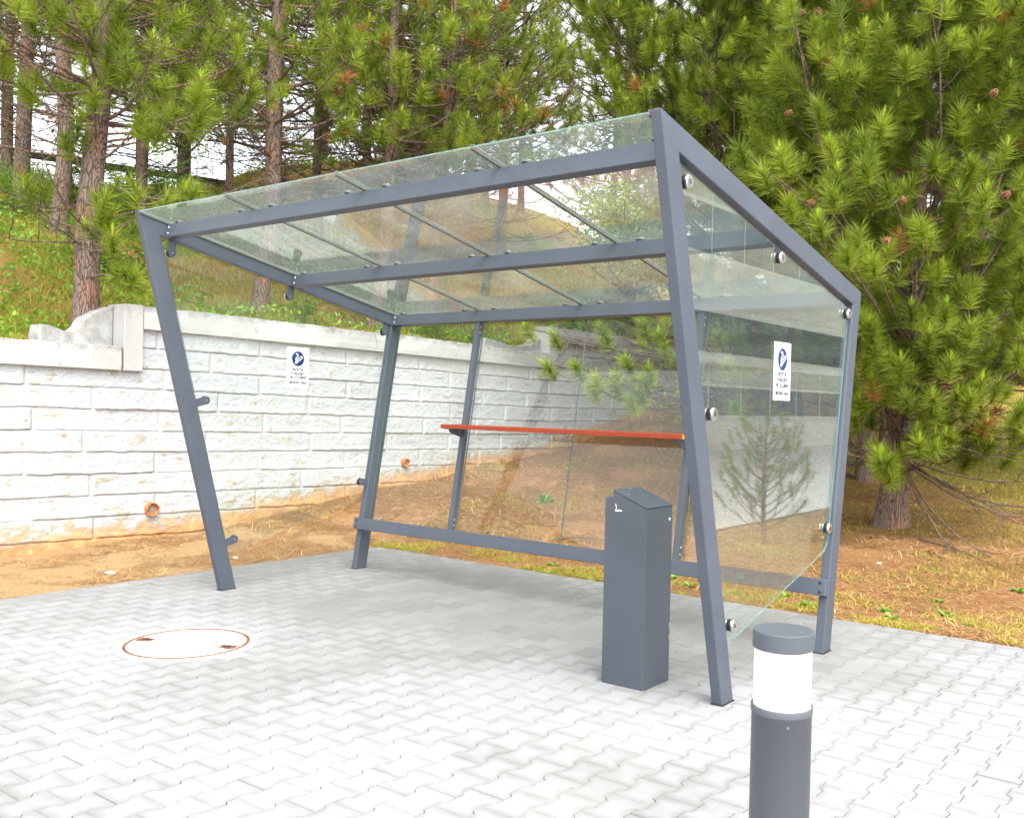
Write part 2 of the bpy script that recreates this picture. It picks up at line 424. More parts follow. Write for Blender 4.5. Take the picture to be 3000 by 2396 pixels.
def grid(name, xs, ys, zf, mat, attrs, kind='structure', mapx=None):
    X, Y = np.meshgrid(xs, ys); Xw = mapx(X, Y) if mapx else X
    Z = zf(Xw, Y); V = np.stack([Xw, Y, Z], -1).reshape(-1, 3)
    nx, ny = len(xs), len(ys); i = np.arange(nx * ny).reshape(ny, nx)
    F = np.stack([i[:-1, :-1], i[:-1, 1:], i[1:, 1:], i[1:, :-1]], -1).reshape(-1, 4)
    o = np_mesh(name, V, F, mat, smooth=True, tint={k: f(Xw, Y).ravel() for k, f in attrs.items()})
    tag(o, kind=kind); return o

def cat(*a): return np.concatenate(a)
ys = cat(np.arange(-30, -5, 1.), np.arange(-5, 14, .07), np.arange(14, 60, .6), np.linspace(60, 300, 12))
xs = cat(np.arange(-2.0, 7.5, .07), np.arange(7.5, 40, .8), np.linspace(40, 300, 12))
# the soil sheet starts under the wall: warp x so its first column follows the wall
us = cat(np.linspace(0, 1, 40)[:-1], [1.])
def soil_map(X, Y): return X
xs2 = cat(np.arange(-120, -4, 4.), np.arange(-3.6, 7.5, .07), np.arange(7.5, 40, .8), np.linspace(40, 300, 12))
grid('ground', xs2, ys, lambda x, y: np.where((x > wx(y) - .15) | (y > 27), ground_z(x, y), -.4), MAT['soil'],
     {'kind': lambda x, y: np.clip(sstep(.4, -1.2, x) * sstep(3.6, 2.0, y) + .55 * sstep(3.1, 2.4, y) * sstep(-.3, .5, noise2(x * 2, y * 2, 4)), 0, 1) * .9,
      'grassy': lambda x, y: .75 * sstep(7, 12, y) * sstep(-.5, 1.5, x)})
ys3 = cat(np.arange(-30, -3, 1.), np.arange(-3, 16, .1), np.arange(16, 80, 1.2))
us3 = cat(np.arange(0, 4, .1), np.arange(4, 16, .25), np.arange(16, 80, 3.))
grid('hillside', us3, ys3, upper_z, MAT['soil'], {'kind': lambda x, y: 0 * x, 'grassy': lambda x, y: np.clip(.6 + .9 * noise2(x * .8, y * .8, 12, 3), 0, 1)},
     mapx=lambda U, Y: wx(Y) - .27 - U)

# ------------------------------------------------------------------ paving
def build_paving():
    mb = MB(); tint = []; cen = []; bloom_light = []; rng = random.Random(5)
    hl, a1, a2, fw, ww = .1, .0575, .0425, .0825, .0625
    prof = [(fw, -hl), (fw, -a1), (ww, -a2), (ww, a2), (fw, a1), (fw, hl), (-fw, hl), (-fw, a1), (-ww, a2), (-ww, -a2), (-fw, -a1), (-fw, -hl)]
    def ins(p, g, e=0):
        x, y = p; x = math.copysign(abs(x) - g, x)
        if abs(abs(y) - hl) < 1e-6: y = math.copysign(hl - g, y)
        return x, y
    x0 = 5.293
    for ci in range(-43, 18):
        cx = x0 + ci * .145; off = .1 if ci % 2 == 0 else 0.
        for ri in range(-28, 13):
            cy = ri * .2 + off
            if cx < PX - .07 or cy > PY + .09: continue
            if cx > 7.4 or cy < -5.4: continue
            tx, ty = rng.gauss(0, .004), rng.gauss(0, .004); dz = rng.gauss(0, .0006); t = min(1, max(0, rng.gauss(.5, .28)))
            jx, jy = rng.gauss(0, .0007), rng.gauss(0, .0007)
            o = len(mb.v)
            bx, by = cx, cy
            wn = 0.
            for lay, (g, z) in enumerate(((.0011, -.03), (.0011, -.0025), (.0028, 0.))):
                for p in prof:
                    x, y = ins(p, g)
                    X = max(cx + x + jx, PX); Y = min(cy + y + jy, PY)
                    mb.v.append((X, Y, z + dz + tx * x * .5 + ty * y * .5)); tint.append(t); cen.append(0.); bloom_light.append(wn)
            # centre ring so the bloom attribute has something to interpolate from
            for p in prof:
                X = max(cx + p[0] * .45 + jx, PX); Y = min(cy + p[1] * .55 + jy, PY)
                mb.v.append((X, Y, dz + .0003)); tint.append(t); cen.append(1.); bloom_light.append(wn)
            for L in (0, 1, 2):
                a = o + 12 * L
                for k in range(12):
                    l = (k + 1) % 12; mb.face((a + k, a + l, a + 12 + l, a + 12 + k))
            mb.face([o + 36 + k for k in range(12)])
    o = mb.build('patio_paving', MAT['paver']); me = o.data
    V = np.array(mb.v)
    # bloom patches plus painted light: brighter at front and right, shaded under the roof
    wn = .5 + .55 * noise2(V[:, 0] * .9, V[:, 1] * .9, 21, 3) + .25 * sstep(1.0, -1.5, V[:, 1]) + .22 * sstep(3.2, 5.5, V[:, 0])
    under = sstep(-.6, .3, V[:, 1]) * sstep(4.4, 3.6, V[:, 0])
    wn = wn - .2 * under
    for nme, arr in (('tint', tint), ('centre', cen), ('bloom_light', np.clip(wn, 0, 1))):
        a = me.attributes.new(nme, 'FLOAT', 'POINT'); a.data.foreach_set('value', np.asarray(arr, np.float32))
    tag(o, kind='structure')
    b = MB(); b.prism([(PX, -5.6), (7.6, -5.6), (7.6, PY), (PX, PY)], 'z', -.06, -.014)
    tag(b.build('paving_bed', MAT['sand']), kind='structure')
    b = MB(); b.box(7.605, 60, -40, 2.2, -.06, .0); b.box(-30, 7.6, -40, -5.605, -.06, -.001); b.box(7.3, 60, 2.205, 60, -.06, .0)
    tag(b.build('car_park', MAT['asphalt']), kind='structure')
build_paving()

# ------------------------------------------------------------------ retaining wall
def build_wall():
    root = thing('retaining_wall', 'white painted block retaining wall with stepped coping and peeling patches', 'wall', (-2.7, 3, 0))
    ys = cat(np.arange(-6, -1.5, .05), np.arange(-1.5, 9.5, .014), np.arange(9.5, 14, .025), np.arange(14, 26, .1))
    ks = np.arange(-3.0, 12.05, .05)
    Y, K = np.meshgrid(ys, ks)
    topk = np.where(Y < .78, 7.95, np.where(Y < 7.38, 9.95, 11.95))
    K = np.minimum(K, topk)
    Kf = np.clip(K, -3, 11.999); row = np.floor(Kf).astype(int)
    rng = np.random.default_rng(4); jit = rng.normal(0, .05, (40, 60))
    base = np.where(row % 2 == 1, -.10, .47)
    n = np.floor((Y - base) / 1.16).astype(int)
    def jt(r, n): return base + 1.16 * n + jit[(r + 5) % 40, (n + 20) % 60]
    a = jt(row, n); b = jt(row, n + 1)
    lowm = Y < a; n2 = np.where(lowm, n - 1, n); n2 = np.where(Y > b, n + 1, n2)
    a = jt(row, n2); b = jt(row, n2 + 1)
    rough = noise2(Y * 11, K * 3.0, 31, 5); rough2 = noise2(Y * 34, K * 8, 32, 3)
    wav = noise2(Y * 7, row * 3.7, 33, 3)
    fy = np.minimum(Y - a, b - Y)                          # distance to the vertical joint, m
    fk = (K - row) * H - (.002 + .005 * wav); ft = (row + 1 - K) * H
    fz = np.minimum(fk, ft * 1.0)
    pil = sstep(.0, .034, fy) * sstep(.0, .012, fz)
    perblock = jit[(row + 11) % 40, (n2 + 31) % 60] * .08
    d = pil * (.013 + perblock +   .0035 * rough + .0025 * rough2 + .005 * sstep(.07, .015, fk)) - .006
    X = wx(Y) + d
    Z = Z0 + K * H + np.where(Y < 7.4, TILT * Y, TILT * 7.4) + .004 * wav * (pil < .5)
    # bulge
    X = X + .012 * noise2(Y * .5, K * .15, 35, 2)
    low = np.clip(1 - (Z - wall_base(Y)) / (.36 + .02 * sstep(2, 6, Y)), 0, 1)
    upper_band = np.clip(1 - (topk - K) * H / .42, 0, 1) ** 1.6 * sstep(1.5, 7, Y) * .75  # greyer band just below the coping, growing towards the far end
    V = np.stack([X, Y, Z], -1).reshape(-1, 3)
    ny, nk = len(ys), len(ks); i = np.arange(ny * nk).reshape(nk, ny)
    F = np.stack([i[:-1, :-1], i[:-1, 1:], i[1:, 1:], i[1:, :-1]], -1).reshape(-1, 4)
    np_mesh('block_face', V, F, MAT['wall'], smooth=False, parent=None, tint={'relief': pil.ravel(), 'low': low.ravel(), 'upper_band': upper_band.ravel()}).parent = root
    ob = bpy.data.objects['block_face']; ob.matrix_parent_inverse = root.matrix_basis.inverted()
    # core
    mb = MB()
    yy = np.unique(np.r_[np.arange(-6, 26.1, .5), .78, 7.38])
    for y0, y1 in zip(yy[:-1], yy[1:]):
        t = 7.9 if y1 <= .781 else (9.9 if y1 <= 7.381 else 11.9)
        z = float(lev(t, y1)) - .03
        xa, xb = float(wx(y0)), float(wx(y1))
        mb.prism([(xa - .05, y0), (xb - .05, y1), (xb - .26, y1), (xa - .26, y0)], 'z', -.4, z)
    mb.build('wall_core', MAT['coping'], root)
    # coping: section swept along the wall, densely divided for an uneven arris
    def coping(y0, y1, k0, k1, name, proud=.055, endcap=True):
        ysn = np.arange(y0, y1 + 1e-6, .03); m = len(ysn)
        zb, zt = lev(k0, ysn), lev(k1, ysn)
        nb = noise2(ysn * 5, ysn * 0, 41, 4)
        secs = []; tops = []
        prof = [(-.27, 0, 0), (proud, 0, 0), (proud + .003, .25, .1), (proud + .003, .6, .55), (proud, .85, .85), (proud - .006, .97, 1), (proud - .016, 1.0, 1), (-.1, 1.012, 1), (-.25, 1.0, 1), (-.27, .96, .9)]
        for px, f, tp in prof:
            ch = noise2(ysn * 9, ysn * 0 + f * 7, 43, 4)
            X = wx(ysn) + px + (.004 * ch if px > 0 else 0); Z = zb + (zt - zb) * f + .006 * ch * (f > .9)
            secs.append(np.stack([X, ysn, Z], -1)); tops.append(np.full(m, tp))
        V = np.concatenate(secs); np_ = len(prof); T = np.concatenate(tops)
        idx = np.arange(np_ * m).reshape(np_, m); F = []
        for r in range(np_):
            q = (r + 1) % np_
            F.append(np.stack([idx[r, :-1], idx[r, 1:], idx[q, 1:], idx[q, :-1]], -1))
        F = np.concatenate(F)
        o = np_mesh(name, V, F, MAT['coping'], tint={'top': T}); o.parent = root; o.matrix_parent_inverse = root.matrix_basis.inverted()
        me = o.data
        # caps as a small extra mesh joined in the same object is awkward in numpy: use a thin slab at each end
        return o
    coping(-6, .684, 7.88, 8.98, 'coping')
    coping(.872, 7.272, 9.9, 11., 'coping')
    coping(7.492, 26, 11.9, 12.97, 'coping')
    def pier(y0, y1, k0, k1):
        mb = MB(); x0, x1 = float(wx(y0)), float(wx(y1))
        mb.prism([(x0 + .056, y0), (x1 + .056, y1), (x1 - .27, y1), (x0 - .27, y0)], 'z', float(lev(k0, y0)), float(lev(k1, y0)))
        o = mb.build('coping_step', MAT['coping'], root, bevel=.008)
        a = o.data.attributes.new('top', 'FLOAT', 'POINT'); a.data.foreach_set('value', np.array([.0 if v.co.z < lev(k1, y0) - .1 else .85 for v in o.data.vertices], np.float32))
    pier(.684, .872, 7.86, 11.01); pier(7.272, 7.492, 9.88, 12.98)
    # hairline cracks in the coping
    rr = random.Random(3)
    for yc, k0, k1 in ((.10, 7.95, 8.9), (3.75, 9.95, 10.95), (5.15, 9.95, 10.6), (2.1, 9.95, 10.5)):
        mb = MB(); pts = []
        for i in range(9):
            f = i / 8; y = yc + rr.uniform(-.008, .008) + .03 * math.sin(f * 4); k = k0 + (k1 - k0) * f
            pts.append((float(wx(y)) + .0575, y, float(lev(k, y))))
        mb.tube(pts, .0016, 4); mb.build('crack', MAT['twig'], root)
    return root
build_wall()

def lump(name, label, cat_, c, r, seed, mat, group=None, sc_=(1, 1, 1), n=20):
    """irregular stone: displaced ball"""
    u = np.linspace(0, 2 * np.pi, n, endpoint=False); v = np.linspace(0.05, np.pi - .05, n // 2 + 1)
    U, Vv = np.meshgrid(u, v); x = np.cos(U) * np.sin(Vv); y = np.sin(U) * np.sin(Vv); z = np.cos(Vv)
    q = 1 / np.maximum.reduce([abs(x), abs(y), abs(z)]) ** .55
    rr = r * q * (1 + .22 * noise2(x * 1.7 + 3 + seed, y * 1.7 + z * 1.3 + seed, seed, 3))
    P = np.stack([x * rr * sc_[0], y * rr * sc_[1], z * rr * sc_[2]], -1)
    m, k = P.shape[:2]; idx = np.arange(m * k).reshape(m, k); nx = np.roll(idx, -1, 1)
    F = np.stack([idx[:-1], idx[1:], nx[1:], nx[:-1]], -1).reshape(-1, 4)
    o = np_mesh(name, P.reshape(-1, 3), F, mat, smooth=False); o.location = c
    if label: tag(o, label, cat_, group)
    return o
# broken remnants of concrete behind both steps of the wall
def remnant(pts_y, pts_z, x0, x1, label):
    mb = MB(); n = len(pts_y); zb = min(pts_z) - .35
    fr = [(y, z) for y, z in zip(pts_y, pts_z)]
    mb.prism([(pts_y[0], zb)] + fr + [(pts_y[-1], zb)], 'x', x0, x1)
    o = mb.build('broken_concrete', MAT['coping'], None, bevel=.01)
    a = o.data.attributes.new('top', 'FLOAT', 'POINT'); a.data.foreach_set('value', np.array([.95 if v.co.z > zb + .3 else .75 for v in o.data.vertices], np.float32))
    return tag(o, label, 'concrete block')
yb = wx(.4)
remnant([-.02, .0, .10, .22, .30, .36, .42, .52, .62, .68], [1.97, 2.07, 2.06, 2.02, 2.02, 2.07, 2.17, 2.24, 2.28, 2.30], float(wx(.3)) - .34, float(wx(.3)) - .12, 'broken rendered concrete stump rising to the near step of the wall coping')
remnant([5.95, 6.0, 6.2, 6.6, 6.9, 7.1, 7.26], [2.2, 2.36, 2.34, 2.28, 2.30, 2.34, 2.45], float(wx(6.6)) - .36, float(wx(6.6)) - .14, 'long low concrete lump behind the coping before the far step of the wall')

# ------------------------------------------------------------------ drain pipes
for (y, k, label) in ((1.0, 1.26, 'orange plastic drain pipe stub poking out of the wall by the left front post'), (4.32, 3.26, 'small reddish drain pipe opening in the wall seen through the back glass')):
    z = float(lev(k, y)); x = float(wx(y))
    root = thing('drain_pipe', label, 'pipe', (x, y, z)); rg = random.Random(int(y * 10))
    mb = MB(); n = 28; r = .068 if y < 2 else .055
    o = len(mb.v); prof = [(r, -.1), (r, .052), (r - .006, .055), (r - .011, .050), (r - .012, .024)]
    mb.lathe((x, y, z), (1, 0, 0), prof, 28)
    for i in range(len(mb.v)):
        v = mb.v[i]
        if v[0] > x + .01:
            a = math.atan2(v[2] - z, v[1] - y); mb.v[i] = (v[0] + .008 * math.sin(3 * a) + rg.uniform(-.004, .004), v[1], v[2])
    mb.build('pipe_rim', MAT['pipe'], root, smooth=False)
    mb = MB(); mb.lathe((x, y, z - .0), (1, 0, 0), [(r - .0115, .026), (0, .0245)], 28); mb.build('silt', MAT['pipe_in'], root)

# ------------------------------------------------------------------ smoking shelter
L = 4.176; T = .0567; W = .1172
yB, zB, yC, zC, yD = -.695, 2.6968, 1.7695, 2.1877, 1.401
A2, B2, C2, D2 = np.array([0, 0.]), np.array([yB, zB]), np.array([yC, zC]), np.array([yD, 0.])
fu = (B2 - A2) / np.linalg.norm(B2 - A2); ru = (C2 - D2) / np.linalg.norm(C2 - D2); bu = (C2 - B2) / np.linalg.norm(C2 - B2)
bn = np.array([-bu[1], bu[0]]); bn = bn if bn[1] > 0 else -bn         # up normal of the roof
wf, wr = W / fu[1], W / ru[1]
def isect(p0, d0, p1, d1):
    s = np.linalg.solve(np.array([d0, -d1]).T, p1 - p0); return p0 + s[0] * d0
Fi = isect(np.array([wf, 0]), fu, B2 - bn * W, bu); Ri = isect(np.array([yD - wr, 0]), ru, B2 - bn * W, bu)
shel = thing('smoking_shelter', 'grey steel and glass smoking shelter with leaning posts and sloping glass roof', 'shelter', (L / 2, .6, 0))
for x0, x1, nm in ((0, T, 'l'), (L - T, L, 'r')):
    mb = MB(); mb.prism([tuple(p) for p in (A2, B2, C2, D2, (yD - wr, 0), Ri, Fi, (wf, 0))], 'x', x0, x1)
    fr = mb.build('side_frame', MAT['frame'], shel, bevel=.006, seg=3)
    # foot plates just let into the paving
    for yy in (wf / 2, yD - wr / 2):
        f = MB(); f.box(x0 - .006, x1 + .006, yy - wf / 2 - .008, yy + wf / 2 + .008, -.02, .0022); f.build('foot_plate', MAT['rubber'], shel)
# purlins
def pt(p2, x): return (x, p2[0], p2[1])
PD, PH = .060, .0947
y_off = {'f': .0314, 'm': 1.105, 'r': None}
Fmid = isect(np.array([.566, 0.]), np.array([0, 1.]), B2 - bn * W, bu)
starts = [Fi + bu * .0314, Fmid, Ri - bu * .004]
bolt_mb = []
for i, s0 in enumerate(starts):
    mb = MB(); a = s0; b = a + bn * PH; c = b + bu * PD; d = a + bu * PD
    mb.prism([tuple(a), tuple(b), tuple(c), tuple(d)], 'x', T + .001, L - T - .001)
    pu = mb.build('purlin', MAT['frame'], shel, bevel=.004)
    for xx, dr in ((T + .030, 1), (L - T - .030, -1)):
        for hh in (.27, .72):
            p = a + bn * PH * hh; q = MB(); q.lathe((xx, p[0], p[1]), (0, -bu[0], -bu[1]), [(.0085, 0), (.0085, .002), (.006, .006), (0, .0075)], 14)
            q.build('bolt', MAT['steel'], pu, smooth=True)
# side screws of the purlins seen on the right frame glass
# rear rail in front of the back posts
zr, hr = .4296, .0972
def back_y(z, off=0.): return yD + (yC - yD) / zC * z + off
ya = back_y(zr) - wr
rail = MB(); y1 = back_y(zr) - wr - .002; y1b = back_y(zr - hr) - wr - .002
rail.prism([(y1, zr), (y1b, zr - hr), (y1b - .045, zr - hr + .008), (y1 - .045, zr + .008)], 'x', .0, L)
rl = rail.build('rear_rail', MAT['frame'], shel, bevel=.004)
for xx in (T / 2 + .006, L - T / 2 - .006):
    for zz in (zr - .018, zr - .070):
        q = MB(); q.lathe((xx, back_y(zz) - wr - .0465, zz + .006), (0, -1, .17), [(.011, 0), (.011, .003), (.007, .006), (0, .0065)], 14); q.build('bolt', MAT['bolt_dark'], rl, smooth=True)
# mullions
zt_ = Ri[1] + .0
ruv = np.array([0, ru[0], ru[1]]); nin = np.array([0, -ru[1], ru[0]])       # nin points to the front (inside)
for xm in (1.058, 3.112):
    mb = MB(); p0 = np.array([xm, back_y(zr) - wr + .026, zr - .03]); z1 = Ri[1] + .01
    p1 = p0 + ruv * ((z1 - p0[2]) / ru[1])
    mb.beam(p0, p1, (.0225, 0, 0), nin * .024)
    mu = mb.build('mullion', MAT['frame'], shel, bevel=.004)
    for zz in (zr + .03, zr + .075, z1 - .05, z1 - .10):
        pp = p0 + ruv * ((zz - p0[2]) / ru[1]) + np.array([.0228, 0, 0]); q = MB()
        q.lathe(tuple(pp), (1, 0, 0), [(.006, 0), (.0055, .003), (0, .005)], 10); q.build('bolt', MAT['steel'], mu, smooth=True)
# back glass panes, in the middle of the post depth
def pane(name, corners, nrm, th, mat):
    nrm = np.array(nrm, float) / np.linalg.norm(nrm); mb = MB(); o = 0
    cs = [np.array(c, float) for c in corners]; n = len(cs)
    for s in (-.5, .5):
        for c in cs: mb.v.append(tuple(c + nrm * th * s))
    mb.face(range(n), 0); mb.face(range(2 * n - 1, n - 1, -1), 0)
    for i in range(n):
        j = (i + 1) % n; mb.face((i, j, n + j, n + i), 1)
    return mb.build(name, [mat, MAT['gedge']], shel)
zb0, zt0 = zr - .015, Ri[1] + .015
xe = [T + .002, 1.052 + .032, 2.12, 3.118 + .024, L - T - .002]
for i in range(4):
    off = -wr * .5 + .006
    a, b = xe[i] + .004, xe[i + 1] - .004
    pane('back_pane', [(a, back_y(zb0) + off, zb0), (b, back_y(zb0) + off, zb0), (b, back_y(zt0) + off, zt0), (a, back_y(zt0) + off, zt0)], nin, .008, MAT['glass'])
# bead strips at the glass joints
for i in (1, 2, 3):
    off = -wr * .5 + .006; mb = MB()
    x = xe[i]
    for k in range(40):
        z = zb0 + .03 + (zt0 - zb0 - .05) * k / 40
        mb.beam((x, back_y(z) + off, z), (x, back_y(z + .03) + off, z + .03), (.0022, 0, 0), nin * .003)
    mb.build('joint_seal', MAT['alu'], shel)
# counter shelf
sh = MB(); sh.box(1.000, 3.180, 1.300, 1.500, 1.228, 1.259, 0)
so = sh.build('counter_shelf', [MAT['orange']], shel, bevel=.002)
eb = MB(); eb.box(3.1805, 3.1825, 1.302, 1.498, 1.229, 1.258); eb.build('board_end', MAT['orange_end'], so)
for xm in (1.058, 3.112):
    mb = MB(); yb_ = back_y(1.2) - wr
    mb.prism([(1.33, 1.2265), (yb_ + .004, 1.2265), (yb_ - .006, 1.158), (yb_ - .03, 1.163), (1.35, 1.195)], 'x', xm - .0035, xm + .0035)
    mb.box(xm - .03, xm + .03, 1.32, yb_ - .001, 1.2225, 1.2272)
    mb.build('shelf_bracket', MAT['frame'], so)
# roof panes and aluminium joints
rz = PH - W                                         # glass lies on the purlins, between the frames
xr = [T + .003, 1.050, 2.088, 3.100, L - T - .003]
g0 = B2 + bu * .006 - bn * .010; g1 = C2 - bu * .02 - bn * .010
for i in range(4):
    a, b = xr[i] + .006, xr[i + 1] - .006
    pane('roof_pane', [pt(g0, a), pt(g0, b), pt(g1, b), pt(g1, a)], (0, bn[0], bn[1]), .008, MAT['glass_roof'])
for i in (0, 1, 2, 3, 4):
    mb = MB(); c0 = g0 - bu * .003; c1 = g1
    wd = .010 if 0 < i < 4 else .006
    for o in (-.0095, .0085):
        mb.beam(pt(c0 + bn * o, xr[i]), pt(c1 + bn * o, xr[i]), (wd, 0, 0), (0, bn[0] * .0035, bn[1] * .0035))
    mb.beam(pt(c0, xr[i]), pt(c1, xr[i]), (.003, 0, 0), (0, bn[0] * .009, bn[1] * .009))
    mb.build('roof_joint_strip', MAT['alu'], shel)
for s0 in starts:
    for i in range(4):
        for xx in (xr[i] + (.16 if i else .10), xr[i + 1] - (.16 if i < 3 else .10)):
            p = s0 + bu * PD * .5; mb = MB()
            base = p + bn * PH
            mb.lathe(pt(base, xx), (0, bn[0], bn[1]), [(.010, -.002), (.010, .002), (.029, .002), (.030, .0045), (.030, .0105), (.0305, .0125), (.030, .0175), (.030, .0180), (.0305, .020), (.026, .0225), (0, .023)], 24,
                     mats=[1, 1, 1, 1, 0, 1, 1, 0, 1, 1])
            mb.build('roof_clamp', [MAT['steel'], MAT['rubber']], shel, smooth=False)
# side panes
def inner_line(z, side):
    return (wf + fu[0] / fu[1] * z) if side == 'f' else (yD - wr + ru[0] / ru[1] * z)
g = .016
def off_pt(p, d): return p + d
tl = Fi + np.array([.026, -.034]); tr = Ri + np.array([-.020, -.030])
poly = [(inner_line(.272, 'f') + g, .272), (inner_line(2.44, 'f') + g + .002, 2.47), (Fi[0] + .025, Fi[1] - .033), (Ri[0] - .018, Ri[1] - .028), (inner_line(.655, 'r') - g, .655), (inner_line(.60, 'r') - g - .05, .60)]
discs = [((-.435, 2.438), (0, 1)), ((.575, 2.240), (0, 1)), ((1.575, 2.034), (0, 1)), ((-.147, 1.409), 'f'), ((.112, .370), 'f'), ((1.345, .738), 'r')]
for xc, sgn in ((T / 2, -1), (L - T / 2, 1)):
    xg = xc + sgn * .004
    pane('side_pane', [(xg, p[0], p[1]) for p in poly], (1, 0, 0), .008, MAT['glass_left'] if sgn < 0 else MAT['glass_side'])
    for (cy, cz), kind in discs:
        # bracket: a tab from the frame towards the clamp centre, round end
        if kind == 'f': d = np.array([-fu[1], fu[0]]); ln = .105
        elif kind == 'r': d = np.array([ru[1], -ru[0]]); ln = .09
        else: d = np.array([0, 1.]); ln = .115
        e = np.array([-d[1], d[0]]); c = np.array([cy, cz]); r = .029
        pl = [tuple(c + d * ln + e * r), tuple(c + d * ln - e * r)]
        for k in range(11):
            a = -math.pi / 2 - math.pi * k / 10
            pl.append(tuple(c + d * (math.cos(a)) * r + e * (math.sin(a)) * r))
        xb = xc - sgn * .012
        mb = MB(); mb.prism(pl, 'x', xb - .003, xb + .003); br = mb.build('glass_bracket', MAT['frame'], shel)
        q = MB(); q.lathe((xb - sgn * .003, cy, cz), (-sgn, 0, 0), [(.0045, 0), (.004, .002), (0, .0025)], 10); q.build('screw', MAT['steel'], br)
        q = MB(); q.lathe((xg, cy, cz), (-sgn, 0, 0), [(0, .0045), (.029, .0045), (.029, .0095), (0, .0095)], 24); q.build('rubber_disc', MAT['rubber'], br)
        q = MB(); q.lathe((xg, cy, cz), (sgn, 0, 0), [(.028, .0045), (.031, .006), (.031, .014), (.031, .0145), (.032, .016), (.032, .022), (.028, .0265), (.010, .027), (.010, .0255), (.004, .0255), (.004, .028), (0, .028)], 28,
                            mats=[1, 1, 1, 0, 0, 0, 0, 1, 1, 0, 0]); q.build('clamp_disc', [MAT['steel'], MAT['rubber']], br)
    # eye nuts where the purlins are bolted through, only on the outer face
for s0 in starts[1:]:
    p = s0 + bn * .045 - bu * .0
    q = MB(); q.lathe((L - T - .006, p[0] - .05, p[1] + .012), (1, 0, 0), [(.012, 0), (.012, .004), (.007, .006), (.006, .004), (0, .004)], 16); q.build('eye_nut', MAT['steel'], shel)

